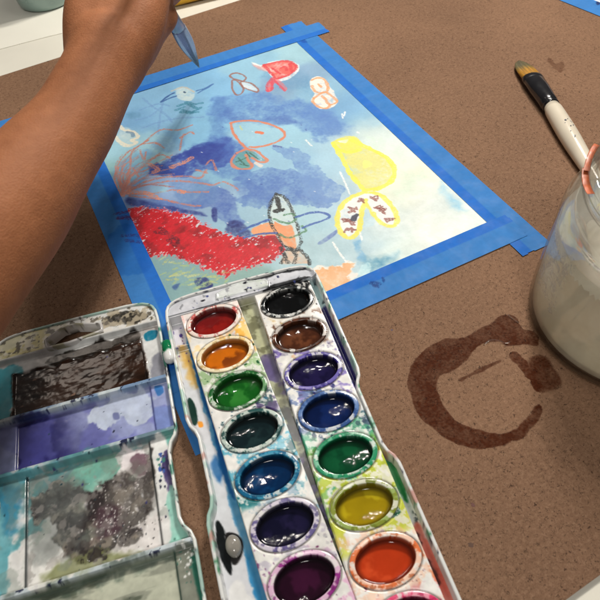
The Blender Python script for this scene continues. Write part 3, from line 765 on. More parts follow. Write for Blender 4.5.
def paint1(c):
    c.put((slice(None), slice(None)), (236, 222, 216), sm(2.2, .6, c.V))
    wash(c, -1, 3.0, (226, 150, 146), .6, 1.3, .5, seed=1)
    c.dots(26, 2.2, .2, 1.2, .2, .03, .14, [(60, 10, 20), (120, 20, 30)], 2)
    wash(c, 2.0, 4.3, (238, 176, 70), .9, .8, .40, seed=2, u0=1.6); wash(c, 1.4, 4.6, (246, 214, 150), .7, 1.2, .42, seed=5)
    wash(c, 4.4, 6.4, (150, 186, 130), .8, 1.8, .46, seed=3); c.dots(60, 1.8, 5.3, 1.3, .8, .03, .13, [(40, 110, 50), (20, 80, 40)], 8)
    wash(c, 6.6, 9.2, (20, 60, 66), .9, 1.4, .55, seed=4, u0=1.7); wash(c, 7.0, 8.6, (50, 34, 90), .9, 1.1, .5, seed=6, u0=2.3)
    c.dots(50, 1.6, 8.4, 1.4, 1.2, .03, .13, [(20, 90, 100), (30, 70, 80), (20, 100, 130)], 9)
    wash(c, 9.6, 12.2, (70, 170, 200), .8, 1.2, .47, seed=3); wash(c, 12.1, 13.6, (0, 108, 116), .95, 1.0, .42, seed=7, u1=2.0)
    wash(c, 10.5, 12.5, (16, 92, 100), .9, 1.2, .5, seed=1, u0=2.6)
    wash(c, 12.6, 15.6, (150, 176, 196), .8, 1.3, .6, seed=2); wash(c, 13.2, 14.6, (60, 140, 160), .8, 1.4, .52, seed=5, u0=2.9)
    wash(c, 15.4, 17.4, (176, 170, 190), .6, 1.7, .6, seed=6); wash(c, 16.8, 19.6, (222, 160, 200), .7, 1.2, .5, seed=2)
    c.dots(40, .7, 16.6, .6, .9, .03, .1, [(120, 70, 120), (160, 90, 150)], 19); c.dots(26, 3.2, 17.0, .5, 1.2, .03, .1, [(110, 30, 90), (90, 90, 110)], 20)
    wash(c, 19.4, 23, (160, 120, 100), .6, 1.2, .5, seed=3)
    c.wet[:] = np.maximum(c.wet, .35)
def paint2(c):
    c.put((slice(None), slice(None)), (22, 24, 26), sm(.62, .3, c.V + (fbm(c.U, c.V, 2.4, 1) - .5) * 1.2) * sm(.45, .9, c.U + (fbm(c.U, c.V, 2, 3) - .5)), .7)
    c.dots(50, 1.9, 1.3, 1.5, 1.3, .03, .15, [(20, 22, 26), (40, 40, 48)], 4)
    wash(c, 1.6, 3.4, (224, 176, 90), .5, 1.3, .5, seed=2, u1=1.3)
    wash(c, 2.6, 5.0, (92, 54, 34), .9, 1.1, .5, seed=3); wash(c, 3.6, 5.6, (226, 160, 90), .7, 1.2, .52, seed=4, u1=1.3)
    wash(c, 4.6, 9.0, (122, 104, 186), .85, 1.0, .5, seed=5); wash(c, 5.2, 7.6, (40, 30, 90), .9, 1.7, .62, seed=6)
    wash(c, 7.2, 10.6, (60, 90, 150), .8, 1.6, .52, seed=7); c.dots(60, 1.8, 7.9, 1.4, 1.3, .03, .16, [(20, 30, 70), (40, 36, 110), (20, 60, 100)], 6)
    wash(c, 9.8, 12.0, (24, 66, 92), .85, 1.8, .52, seed=1); wash(c, 10.6, 14.2, (60, 160, 120), .9, 1.0, .44, seed=2)
    c.dots(70, 1.9, 10.4, 1.5, .7, .03, .16, [(20, 60, 90), (16, 90, 90), (30, 110, 90)], 7)
    wash(c, 12.0, 15.6, (120, 176, 70), .8, 1.1, .42, seed=4); wash(c, 12.4, 16.8, (196, 204, 60), .9, .8, .42, seed=5)
    c.blob([(2.9, 15.8), (3.4, 15.7), (3.5, 16.1), (3.0, 16.2)], (6, 84, 60), .95, loc=True, soft=.03, warp=.08, wet=1)
    wash(c, 16.2, 20.2, (236, 190, 160), .6, 1.2, .5, seed=6); wash(c, 17.4, 20, (226, 110, 60), .8, 1.3, .5, seed=7, u0=3.1)
    c.dots(70, 2.4, 19.0, 1.3, 1.0, .02, .09, [(150, 50, 50), (110, 40, 60)], 8)
    wash(c, 19.6, 23, (230, 110, 140), .8, 1.2, .47, seed=2)
    c.wet[:] = np.maximum(c.wet, .35)
FS1 = strip(AB - 3.43, (.90, -.12), p1, paintf=paint1)
FS2 = strip(AB, (5.84, -.20), p2, paintf=paint2)

# --- the pans: ring + wet paint
def pan(fr, cu, cvv, paint, ring, stain, st_thr=.55, paint2_=None, seed=0, level=.60, label=None):
    rp = [(1.00, .90), (1.003, .985), (.995, 1.02), (.98, 1.035), (.95, 1.038), (.905, 1.045), (.872, 1.05), (.855, 1.03), (.845, .96), (.832, .75), (.80, .50), (.6, .42)]
    seg = 220; V = []; n = len(rp)
    A, Bx = 1.745, 1.245
    wob = random.Random(seed)
    for k in range(seg):
        th = 2 * pi * k / seg
        for (r, z) in rp:
            x, y = fr.w(cu + A * r * cos(th), cvv + (Bx - (1 - r) * .35) * r * sin(th)); V.append((x, y, z))
    Fc = [[k * n + i, ((k + 1) % seg) * n + i, ((k + 1) % seg) * n + i + 1, k * n + i + 1] for k in range(seg) for i in range(n - 1)]
    V = np.array(V); x, y, z = V.T
    t = fbm(x + seed * 3.1, y + z * .8, 2.0, seed, 5)
    m = sm(st_thr - .03, st_thr + .03, t)[:, None] * .92
    c = np.ones((len(V), 3)) * rgb(*ring); c = c * (1 - m) + rgb(*stain) * m
    t2 = sm(.62, .65, fbm(x, y + seed, 5, seed + 2, 2))[:, None] * .7; c = c * (1 - t2) + rgb(*stain) * .8 * t2
    t3 = sm(.60, .63, fbm(x + seed, y - seed, 2.6, seed + 3, 4))[:, None] * .8; c = c * (1 - t3) + rgb(226, 226, 222) * t3
    dk = sm(1.03, .90, z)[:, None] * (np.tile(np.arange(n), seg) > 6)[:, None]; c = c * (1 - .85 * dk) + rgb(*paint) * .7 * .85 * dk
    ro = mk('paint_pan', V, np.array(Fc), M_plastic, box, c, np.ones(len(V)) * .65)
    # paint surface
    nr, ns = 26, 96; V = []; 
    rr_ = np.linspace(0, 1, nr)
    X = []; Y = []
    for r in rr_:
        for k in range(ns):
            th = 2 * pi * k / ns; X.append(A * .832 * r * cos(th)); Y.append(1.245 * .775 * r * sin(th))
    X = np.array(X); Y = np.array(Y); rad = np.repeat(rr_, ns)
    z = level - .08 * (1 - rad ** 2) + .06 * sm(.92, 1.0, rad) + .11 * (fbm(X + seed, Y, .55, seed, 2) - .5) + .008 * (fbm(X, Y, 3, seed, 2) - .5)
    wx, wy = fr.w(cu + X, cvv + Y)
    P = rgb(*paint); P2 = rgb(*(paint2_ or tuple(min(255, int(q * 1.5 + 8)) for q in paint)))
    t = fbm(X, Y, 1.1, seed + 3); mm = sm(.45, .62, t)[:, None] * (1 - rad[:, None] ** 3)
    c = P * (1 - mm) + P2 * mm
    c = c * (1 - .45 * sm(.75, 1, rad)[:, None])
    Fc = [[i * ns + k, i * ns + (k + 1) % ns, (i + 1) * ns + (k + 1) % ns, (i + 1) * ns + k] for i in range(nr - 1) for k in range(ns)]
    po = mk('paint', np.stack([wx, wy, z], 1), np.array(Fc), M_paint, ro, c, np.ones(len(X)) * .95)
    if label: po['label'] = label
    return ro
S1 = [((112, 22, 22), (236, 218, 208), (214, 96, 92), .56, (140, 30, 26), 'dark red paint'),
      ((196, 104, 16), (240, 226, 192), (236, 196, 120), .6, (120, 56, 14), 'orange paint worn to the bottom of its pan'),
      ((18, 88, 26), (96, 150, 96), (28, 92, 44), .46, (50, 128, 50), 'bright green paint'),
      ((16, 32, 36), (190, 204, 196), (24, 72, 72), .5, (30, 52, 54), 'blackish teal paint'),
      ((4, 38, 76), (60, 146, 178), (20, 96, 136), .5, (8, 60, 104), 'deep blue paint'),
      ((14, 14, 38), (206, 200, 214), (96, 88, 140), .57, (30, 26, 58), 'blue violet paint'),
      ((34, 8, 26), (216, 178, 206), (140, 40, 128), .56, (56, 16, 44), 'dark purple paint'),
      ((40, 20, 20), (190, 150, 150), (110, 60, 70), .5, None, 'dark maroon paint')]
S2 = [((10, 11, 12), (200, 204, 202), (26, 30, 32), .47, (24, 26, 28), 'black paint'),
      ((66, 34, 20), (94, 56, 38), (60, 32, 20), .5, (104, 60, 36), 'dark brown paint'),
      ((18, 14, 48), (110, 100, 176), (58, 48, 130), .5, (30, 24, 66), 'dark violet paint'),
      ((6, 24, 66), (92, 126, 180), (50, 82, 140), .5, (14, 36, 88), 'navy blue paint'),
      ((4, 62, 36), (120, 188, 156), (36, 142, 98), .45, (14, 84, 50), 'emerald green paint'),
      ((152, 130, 14), (150, 172, 96), (128, 140, 50), .48, (190, 172, 30), 'olive yellow paint'),
      ((178, 56, 22), (238, 200, 178), (222, 112, 60), .6, (206, 80, 40), 'red orange paint'),
      ((84, 6, 28), (230, 150, 170), (216, 52, 104), .46, None, 'deep crimson paint')]
for (fr, pp, ST, s0) in ((FS1, p1, S1, 1), (FS2, p2, S2, 11)):
    for k, ((pu, pv), q) in enumerate(zip(pp, ST)):
        pan(fr, pu, pv, q[0], q[1], q[2], q[3], q[4], s0 + k, label=q[5])

# --- grey glossy blob of a snap catch in the left trough and the hinge
V, Fc = lathe([(.001, .86), (.14, .85), (.26, .80), (.34, .70), (.37, .55), (.36, .3)], (1.0, 14.75), 40, 1.05, 1.45, FB)
mk('snap_catch', V, Fc, plain('grey_glossy', (150, 146, 138), .12, vscale=60, var=.2), box)

# --- lid
HL = (-.95, -28.3); AL = 10.4
FL = Frame(HL, AL, True)
OL = rounded_outline(10.6, .0, 22.7, 1.78, 8.95, 13.75, .57)
cl = Canvas(FL, -.1, 10.7, -1.95, 24.7, .055, .4, (216, 218, 216))
lidin = sdist(cl.U, cl.V, OL)
U, V_ = cl.U, cl.V
h = np.ones_like(U) * .34
def ridge(c_, w=.16, hh=.42): return hh * (1 - sm(w * .7, w * 1.25, np.abs(V_ - c_)))
for vv in (4.58, 8.12, 14.48, 18.0): h = np.maximum(h, .34 + ridge(vv) )
h = np.maximum(h, .34 + .36 * (1 - sm(.12, .24, V_)) ); h = np.maximum(h, .34 + .36 * sm(22.4, 22.55, V_))
h += .16 * np.exp(-((V_ - .2) / .08) ** 2)
# side ledges in the wells
def well(v0, v1, ua, ub, dz=-.14):
    global h
    m = sm(ua - .05, ua + .05, U) * (1 - sm(ub - .05, ub + .05, U)) * sm(v0, v0 + .1, V_) * (1 - sm(v1 - .1, v1, V_)); h = h + dz * m; return m
w1 = well(1.15, 4.35, 1.35, 9.35); w2 = well(4.8, 7.95, 1.25, 9.08); w3 = well(8.3, 14.3, 1.72, 8.5); w4 = well(14.7, 17.8, 1.2, 9.3); w5 = well(18.2, 22.3, 1.3, 9.3)
HOLE = [(3.75, -.2), (3.78, -.62), (5.35, -1.12), (6.2, -1.05), (7.15, -.45), (7.05, .05), (5.8, .08)]
hd = sdist(U, V_, HOLE)
# colours
bl = lambda p, c, al=.92, **k: cl.blob(p, c, al, **k)
pe = lambda c, m, wet=None: cl.put((slice(None), slice(None)), c, np.clip(m, 0, 1), wet)
end = 1 - sm(0, .1, V_)
pe((196, 192, 156), end * sm(5.5, 6.5, U + (fbm(U, V_, .8, 2) - .5) * 2) * .8)
cl.noise_mix((206, 196, 132), .9, .5, .08, .8, 1, end * sm(6, 7, U)); cl.noise_mix((226, 222, 214), 1.8, .55, .05, .7, 3, end)
bl([(.5, -.3), (1.0, -.9), (3, -1.25), (3.6, -1.1), (3.6, -.4), (2.5, -.3), (1.2, -.1)], (34, 32, 26), .95, loc=True, soft=.08, warp=.25, wet=.8)
cl.noise_mix((168, 158, 136), 2.4, .56, .05, .85, 4, end * sm(4.3, 3.8, U)); cl.noise_mix((70, 64, 52), 3.2, .6, .04, .8, 6, end)
# well 1: goopy dark brown
bw = sm(1.02, 1.3, V_ + (fbm(U, V_, 1.2, 1) - .5) * .7) * (1 - sm(4.3, 4.4, V_)) * sm(1.2, 1.4, U + (fbm(U, V_, 1.6, 3) - .5) * .4) * (1 - sm(9.35, 9.55, U + (fbm(U, V_, 1.6, 5) - .5) * .4))
pe((204, 206, 206), sm(.3, .5, V_) * (1 - sm(4.3, 4.4, V_)) * .7)
bl([(9.0, .6), (10.5, .4), (10.5, 4.3), (9.3, 4.3), (9.3, 2)], (60, 160, 176), .9, loc=True, soft=.1, warp=.35)
bl([(1.7, .35), (4, .4), (6.8, .6), (6.6, 1.6), (2, 1.3)], (30, 26, 22), .92, loc=True, soft=.08, warp=.3, wet=.8)
bl([(.15, .2), (1.3, .3), (2.2, .7), (1.4, .9), (.4, .8)], (150, 144, 140), .6, loc=True, soft=.2)
pe((44, 28, 20), bw, 1.0)
goo = fbm(U * .5 + V_ * .2, V_ * 1.5 - U * .2, 1.3, 6, 3)
pe((52, 34, 25), bw * sm(.52, .66, goo) * .6)
h += bw * (.018 * (goo - .45) + .05)
g2 = fbm(U * .8 + V_ * .35, V_ * 2.6 - U * .5, 1.5, 2, 3)
pe((20, 13, 10), bw * sm(.5, .3, goo) * .8)
pe((150, 122, 104), bw * sm(.70, .76, g2) * .75 * sm(.42, .55, fbm(U, V_, .7, 3)))  # pale streaks: wet reflections painted into the brown
h += bw * .012 * (g2 - .5)
bl([(.35, .65), (1.1, .55), (1.15, 1.25), (.5, 1.35)], (10, 110, 140), .95, loc=True, soft=.05, warp=.1, wet=1)
bl([(.2, 2.6), (.8, 2.8), (1.1, 3.8), (1.0, 4.2), (.3, 4.2)], (104, 106, 120), .7, loc=True, soft=.1, warp=.2)
# ridges
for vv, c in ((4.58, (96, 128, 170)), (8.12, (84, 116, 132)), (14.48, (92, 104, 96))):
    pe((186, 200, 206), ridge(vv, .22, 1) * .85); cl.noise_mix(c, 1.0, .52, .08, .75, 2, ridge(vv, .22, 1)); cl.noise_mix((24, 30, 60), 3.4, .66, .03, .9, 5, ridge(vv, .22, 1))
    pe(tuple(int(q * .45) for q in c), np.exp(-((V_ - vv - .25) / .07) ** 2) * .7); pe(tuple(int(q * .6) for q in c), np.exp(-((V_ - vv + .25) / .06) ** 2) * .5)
# well 2: violet blue wash
m2 = sm(4.7, 4.85, V_) * (1 - sm(7.9, 8.0, V_))
pe((150, 160, 204), m2 * .95, .8)
t = sm(3.4, 8.6, U + (fbm(U, V_, .7, 3) - .5) * 2.4 + (V_ - 6) * .6); pe((27, 25, 84), m2 * w2 * t * .98, .9)
pe((96, 98, 172), m2 * sm(.5, .6, fbm(U, V_, .6, 6)) * .5)
bl([(1.5, 4.85), (4.4, 4.9), (4.9, 5.8), (3.8, 6.7), (2.9, 6.3), (2.2, 7.0), (1.4, 6.4)], (192, 204, 222), .85, loc=True, soft=.1, warp=.4, edge=.2)
pe((70, 76, 140), m2 * np.exp(-((U - 1.25) / .06) ** 2) * .8); pe((120, 130, 176), m2 * sm(9.15, 9.3, U) * .5)
bl([(.5, 4.95), (.95, 4.9), (.95, 5.5), (.5, 5.4)], (50, 110, 176), .9, loc=True, soft=.05, warp=.08); bl([(3.3, 5.9), (3.6, 5.8), (3.6, 6.2), (3.3, 6.3)], (96, 104, 150), .8, loc=True, soft=.05, warp=.05)
bl([(.1, 6.5), (1.1, 6.3), (1.1, 7.8), (.1, 7.8)], (120, 140, 196), .8, loc=True, soft=.1, warp=.2)
bl([(7.4, 4.7), (9, 4.7), (9, 4.95), (7.5, 5.0)], (20, 24, 80), .7, loc=True, soft=.1)
# well 3: teal, white and grey brown sludge
m3 = sm(8.3, 8.4, V_) * (1 - sm(14.3, 14.4, V_))
pe((224, 224, 222), m3 * .9)
bl([(6.0, 8.3), (10.5, 8.3), (10.6, 14.4), (9.6, 14), (9.3, 12), (8.9, 10.6), (8.5, 9.5)], (96, 166, 178), .88, loc=True, soft=.14, warp=.5, wet=.8)
bl([(8.7, 9), (10.0, 8.8), (9.7, 11), (8.9, 11.2)], (40, 120, 160), .6, loc=True, soft=.3, warp=.3)
bl([(2.2, 8.3), (8.5, 8.3), (8.4, 12.8), (7.8, 12), (7.2, 10), (5, 9.6), (3.4, 8.9)], (84, 140, 144), .9, loc=True, soft=.2, warp=.5, wet=.8)
bl([(3.4, 8.5), (6.0, 8.5), (6.3, 9.6), (5.2, 10.4), (3.7, 9.8)], (118, 176, 160), .9, loc=True, soft=.1, warp=.25, edge=.3, wet=1)
GY = (74, 70, 67)
bl([(1.9, 9.0), (3.4, 9.5), (4.4, 10.0), (5.8, 9.9), (6.4, 9.1), (7.4, 9.3), (8.1, 10.4), (7.3, 11.3), (7.5, 12.6), (6.3, 13.9), (4.4, 14.0), (3.4, 13.0), (2.4, 12.9), (1.85, 11.6), (1.85, 10)], GY, .98, loc=True, soft=.16, warp=.55, wet=1)
sl3 = m3 * w3
bl([(2.2, 8.5), (3.6, 8.6), (3.3, 9.6), (2.3, 10.2)], (228, 222, 224), .9, loc=True, soft=.05, warp=.3)
bl([(1.8, 8.9), (2.8, 9.0), (3.0, 9.8), (2.2, 10.3), (1.8, 10)], (110, 84, 96), .9, loc=True, soft=.06, warp=.25, wet=1)
bl([(1.9, 12.6), (3.2, 12.9), (4.2, 13.9), (4.0, 14.2), (1.9, 14.2)], (222, 218, 216), .9, loc=True, soft=.06, warp=.5)
bl([(2.8, 13.0), (3.6, 12.9), (3.9, 13.5), (2.9, 13.6)], (96, 92, 88), .95, loc=True, soft=.04, warp=.15, wet=1)
bl([(6.6, 12.6), (8.4, 11.4), (8.4, 14.2), (6.3, 14.2), (7.0, 13.4)], (226, 226, 222), .92, loc=True, soft=.06, warp=.4)
bl([(5.4, 13.3), (7.4, 13.6), (7.2, 14.3), (3, 14.3), (3.6, 13.9)], (122, 128, 84), .8, loc=True, soft=.2, warp=.3)
sl_ = fbm(U, V_, 1.5, 2, 5); gm = sl3 * (np.abs(cl.img[..., 0] - 88 / 255) < .12) * (cl.img[..., 2] < .4)
rid = np.abs(fbm(U, V_, .9, 4, 4) - .5)
pe((40, 36, 38), gm * sm(.022, .008, rid) * .85); pe((146, 138, 126), gm * sm(.52, .62, sl_) * .8); pe((48, 44, 46), gm * sm(.44, .36, sl_) * .8)
bl([(5.6, 9.0), (8.3, 9.0), (8.3, 12.6), (7, 13.4), (5.6, 12.6)], (104, 112, 110), .55, loc=True, soft=.5, warp=.6, wet=1)
bl([(1.8, 10.0), (4, 9.8), (4.4, 12.4), (2.2, 12.8)], (112, 108, 104), .5, loc=True, soft=.4, warp=.5, wet=1)
bl([(3.6, 11.4), (4.8, 11.3), (5.0, 12.9), (3.9, 13.0)], (72, 54, 62), .8, loc=True, soft=.2, warp=.3, wet=1)
h += gm * (.16 * (sl_ - .4)) + gm * .03 * (fbm(U, V_, 5, 3, 2) - .5)
pe((122, 134, 124), m3 * sm(.55, .62, fbm(U, V_, 1.1, 7)) * .35); pe((150, 146, 142), m3 * w3 * sm(.6, .66, fbm(U, V_, 1.7, 1)) * .5)
pe((20, 26, 28), m3 * (np.exp(-((U - 1.72) / .05) ** 2) + np.exp(-((U - 8.48) / .05) ** 2)) * .9)
cl.dots(60, 2.6, 13.2, .6, .7, .02, .06, [(40, 38, 40), (230, 230, 228)], 12)
cl.dots(120, 4.2, 11.9, .55, .8, .015, .045, [(226, 222, 220), (200, 190, 190)], 41); cl.dots(50, 2.8, 11.0, .8, 1.0, .015, .04, [(214, 212, 208)], 42)  # white dots paint glints onto the wet sludge
# strip right of well 3
bl([(.65, 8.8), (1.5, 8.5), (1.6, 12), (.7, 12)], (226, 228, 226), .9, loc=True, soft=.06, warp=.1)
bl([(.7, 9.6), (1.1, 9.4), (1.2, 10.8), (.8, 11.4)], (76, 66, 112), .9, loc=True, soft=.05, warp=.2, wet=1)
cl.dots(24, 1.25, 10.2, .15, 1.0, .05, .14, [(60, 90, 160), (30, 34, 60), (70, 130, 120)], 14)
bl([(.7, 11.6), (1.1, 11.4), (1.2, 13.6), (1.4, 14.2), (.4, 14.2), (.6, 13.2)], (150, 204, 190), .9, loc=True, soft=.06, warp=.12, wet=1)
bl([(.1, 8.4), (.9, 8.3), (.6, 9.2), (.2, 9.0)], (90, 160, 150), .8, loc=True, soft=.1)
# well 4
m4 = sm(14.6, 14.75, V_) * (1 - sm(17.9, 18.0, V_))
pe((150, 154, 138), m4 * .95, .9)
sw = fbm(U * .35 + V_ * .1, V_ * 1.2, 1.2, 5, 4); pe((196, 200, 180), m4 * sm(.5, .56, sw) * .8); pe((84, 92, 78), m4 * sm(.45, .38, sw) * .8)
pe((70, 88, 78), m4 * (1 - sm(14.8, 15.3, V_ + (fbm(U, V_, 2, 3) - .5))) * .6)
bl([(.1, 14.9), (1.1, 14.8), (1.1, 17.9), (.1, 17.9)], (112, 116, 106), .8, loc=True, soft=.08, warp=.2); cl.dots(40, .5, 15.2, .3, .5, .03, .1, [(226, 228, 224), (60, 110, 96)], 15)
bl([(.05, 15.4), (.35, 15.4), (.35, 18), (.05, 18)], (26, 108, 88), .85, loc=True, soft=.08, warp=.1, wet=1)
pe((40, 66, 58), m4 * np.exp(-((U - 1.2) / .05) ** 2) * .9)
m5 = sm(18.1, 18.2, V_); pe((170, 140, 150), m5 * w5 * sm(.45, .55, fbm(U, V_, .6, 2)) * .8, .8)
cl.dots(90, 5, 9, 3.4, 5, .02, .08, [(40, 44, 60), (30, 60, 70), (60, 60, 110)], 16)
cl.wet[:] = np.maximum(cl.wet, .5)
cl.grain(.22, 2.4, 4, 4)
h += .025 * (fbm(U, V_, 1.8, 2, 4) - .5) * cl.wet
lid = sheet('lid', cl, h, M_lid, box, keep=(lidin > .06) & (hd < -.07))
RIML = [(.12, 0.0), (.04, .1), (-.02, .62), (-.02, .77), (.01, .81), (.05, .82), (.10, .82), (.14, .80), (.16, .72), (.20, .28)]
sweep('lid_rim', dens(OL), RIML, FL, M_plastic, lid, rim_cols(4, [((150, 184, 174), .56, .8), ((50, 122, 104), .66, 1.3), ((50, 50, 56), .72, 4.2)], (220, 224, 220)))
HP = dens(np.array(HOLE), .1)
sweep('handle_edge', HP, [(.08, .16), (.04, .5), (-.02, .84), (-.07, .87), (-.14, .86), (-.19, .80), (-.21, .5)], FL, M_plastic, lid, rim_cols(1, [((150, 146, 120), .62, 1.2), ((50, 46, 40), .72, 3)], (206, 204, 202)))
def hinge(v):
    p0 = FB.w(-.24, v); p1 = FB.w(-.24, v + 1.75); P = [(p0[0] + (p1[0] - p0[0]) * t, p0[1] + (p1[1] - p0[1]) * t, .95) for t in np.linspace(0, 1, 22)]
    rad = [.36 * math.sqrt(max(.02, 1 - (2 * t - 1) ** 6)) * (1 if abs(t - .52) > .05 else .86) for t in np.linspace(0, 1, 22)]
    Vv, Ff = tube(P, rad, 20, 1.0); Vv = np.array(Vv)
    tt = np.repeat(np.linspace(0, 1, 22), 20); c = np.ones((len(Vv), 3)) * rgb(222, 224, 222)
    m = (sm(.56, .5, tt + (vn(Vv[:, 0], Vv[:, 1], 3, 2) - .5) * .2))[:, None]; c = c * (1 - m) + rgb(14, 116, 72) * m
    mk('hinge', Vv, Ff, M_plastic, box, c, np.ones(len(Vv)))
hinge(1.55); hinge(18.2)
settle(box)

# ------------------------------------------------------------------ wet marks on the board
def wet_mark(name, polys, lines, bbox, label, dark=1.0, z=.012):
    P = [at(x, y)[:2] for x, y in bbox]; xs = [p[0] for p in P]; ys = [p[1] for p in P]
    fr = Frame((min(xs), max(ys)), 0); c = Canvas(fr, 0, max(xs) - min(xs), 0, max(ys) - min(ys), .05, 0)
    c.img[:] = 0
    for p, a, so in polys: c.blob(p, (255, 255, 255), a, soft=so, warp=.12, wf=1.2, mott=.06)
    for p, w, a in lines: c.stroke(p, w, (255, 255, 255), a, 0, soft=.05)
    m0 = c.img[..., 0]; m = m0 * dark * (.62 +   .55 * fbm(c.U, c.V, 1.2, 3) + .3 * (vn(c.U, c.V, 11, 2) - .5)) * (1 + .25 * (sm(0, .35, m0) - sm(.5, 1, m0))); c.wet[:] = np.clip(m, 0, 1); c.img[:] = 0
    bul = z * sm(0, .5, m) * 0 + .004
    return tag(sheet(name, c, bul, M_board, keep=m > .004), label, 'water stain')
ring = [(445, 339), (465, 337), (485, 326), (505, 315), (517, 318), (522, 328), (536, 332), (538, 346), (522, 344), (508, 345), (498, 341), (488, 342), (478, 348), (468, 358), (455, 369), (444, 374), (437, 380), (436, 388),
        (441, 401), (450, 414), (465, 424), (485, 431), (503, 434), (516, 428), (526, 417), (531, 409), (537, 405), (541, 408), (540, 418), (530, 431), (515, 442), (500, 447), (480, 449), (460, 445), (440, 435), (425, 421), (412, 402), (408, 385), (410, 370), (416, 358), (428, 347)]
wet_mark('water_ring', [(ring, 1.0, .06), ([(531, 360), (545, 356), (554, 370), (562, 385), (548, 391), (537, 389), (530, 376)], .9, .12)],
         [([(461, 380), (478, 371), (500, 361)], .22, .9), ([(515, 356), (525, 367), (532, 378), (537, 387)], .55, 1.0)],
         [(395, 300), (600, 300), (600, 460), (395, 460), (395, 300)], 'dark wet ring left on the brown board beside the water jar')
wet_mark('water_stain', [([(547, 58), (552, 59), (556, 64), (562, 62), (564, 67), (561, 73), (556, 70), (551, 65)], .8, .08)], [], [(535, 45), (575, 45), (575, 85), (535, 85)], 'small reddish brown spot on the board beside the amber brush tip', .6)
# faint droplets inside the ring
M_water = glass('clear_water', 1.33)
def film(pts, w, label):
    P = [at(x, y)[:2] for x, y in pts]; P = spline(P, 6); V, Ff = tube([(x, y, .02) for x, y in P], [w * (.3 + .7 * abs(sin(i * 1.7))) for i in range(len(P))], 10, .5)
    o = mk('water_bead', V, Ff, M_water); tag(o, label, 'water bead')
film([(484, 345), (490, 341), (498, 341), (506, 344), (510, 342)], .09, 'thin bead of clear water on the inner edge of the wet ring')
film([(507, 315), (512, 319), (518, 323)], .10, 'thin bead of clear water at the far corner of the wet ring')

# ------------------------------------------------------------------ brush lying on the board
M_handle = plain('white_lacquer', (226, 216, 196), .22, vscale=22, var=.06, coat=.4)
a0 = at(519, 61, .35); b0 = at(597, 178, .8)
d = b0 - a0; d[2] = 0; L0 = np.linalg.norm(d); d /= L0
def bp_(t, z): return (a0[0] + d[0] * t, a0[1] + d[1] * t, z)
kb = L0 / 100
tt = lambda px, py: float(np.dot(at(px, py, .6)[:2] - a0[:2], d[:2]))
t1, t2 = tt(534, 78), tt(553, 108)
br = thing('paintbrush', (a0[0], a0[1], 0), 'large filbert paintbrush with white handle and black ferrule lying on the board', 'paintbrush')
M_bristle = painted('bristles', dry=.4, wet=.2, bscale=900, bstr=.8, bdist=.0008, grain=.2)
M_black = plain('black_ferrule', (26, 26, 30), .22, vscale=60, var=.2, coat=.3)
def loft(root, name, stations, mat, colf=None, seg=40, up=(0, 0, 1), fun=None):
    """stations: (point, a, b)"""
    V, Ff = tube([s_[0] for s_ in stations], [(s_[1], s_[2]) for s_ in stations], seg, up=up)
    V = np.array(V); t = np.repeat(np.linspace(0, 1, len(stations)), seg); th = np.tile(np.arange(seg) / seg, len(stations))
    cols = colf(t, th) if colf else None
    return mk(name, V, Ff, mat, root, cols, np.full(len(V), .4) if cols is not None else None)
n_ = 16
st = []
for i in range(n_):
    t = i / (n_ - 1); w = .92 * math.sqrt(max(0.004, 1 - (1 - min(1, t * 1.25 + .02)) ** 2.2)) * (1 - .08 * t)
    st.append((bp_(t1 * t, .3 + .35 * t), w, .10 + .34 * t))
def bc(t, th):
    k = vn(th * 60, t * 2, 1.0, 3)[:, None]; c = rgb(92, 86, 60) * (1 - sm(.3, .75, t))[:, None] + rgb(168, 120, 34) * sm(.3, .75, t)[:, None]
    return c * (.75 + .5 * k)
loft(br, 'bristles', st, M_bristle, bc, 60)
st = [(bp_(t1 - .12, .62), .86, .46), (bp_(t1, .64), .93, .52), (bp_(t1 + .5, .66), .93, .56), (bp_(t1 + .54, .66), .90, .54), (bp_(t1 + .62, .66), .92, .56), (bp_(t1 + (t2 - t1) * .45, .7), .86, .64), (bp_(t1 + (t2 - t1) * .8, .72), .74, .70), (bp_(t2 - .35, .72), .70, .70), (bp_(t2 - .3, .72), .66, .66), (bp_(t2 - .2, .72), .70, .70), (bp_(t2, .72), .69, .69)]
loft(br, 'ferrule', st, M_black)
Lh = 17.0; st = []
for i in range(26):
    t = i / 25; r = .66 + .14 * math.exp(-((t - .25) / .22) ** 2) - .38 * t ** 1.5
    if i == 0: r = .60
    if i == 25: r *= .5
    st.append((bp_(t2 - .03 + Lh * t, .75 - .3 * t), r, r))
def hc(t, th):
    c = np.ones((len(t), 3)) * rgb(232, 224, 206)
    for (u, w_, s_) in ((.215, .27, .012), (.235, .24, .009), (.25, .30, .008), (.20, .22, .007), (.262, .26, .006)):
        dd = np.hypot((t - u) * 3.2, (th - w_)); c = np.where((dd < s_ * 2.2)[:, None], rgb(54, 56, 70), c)
    return c
V_h = loft(br, 'handle', st, M_handle)
sv = at(576, 156, 1.5)
rr = random.Random(8)
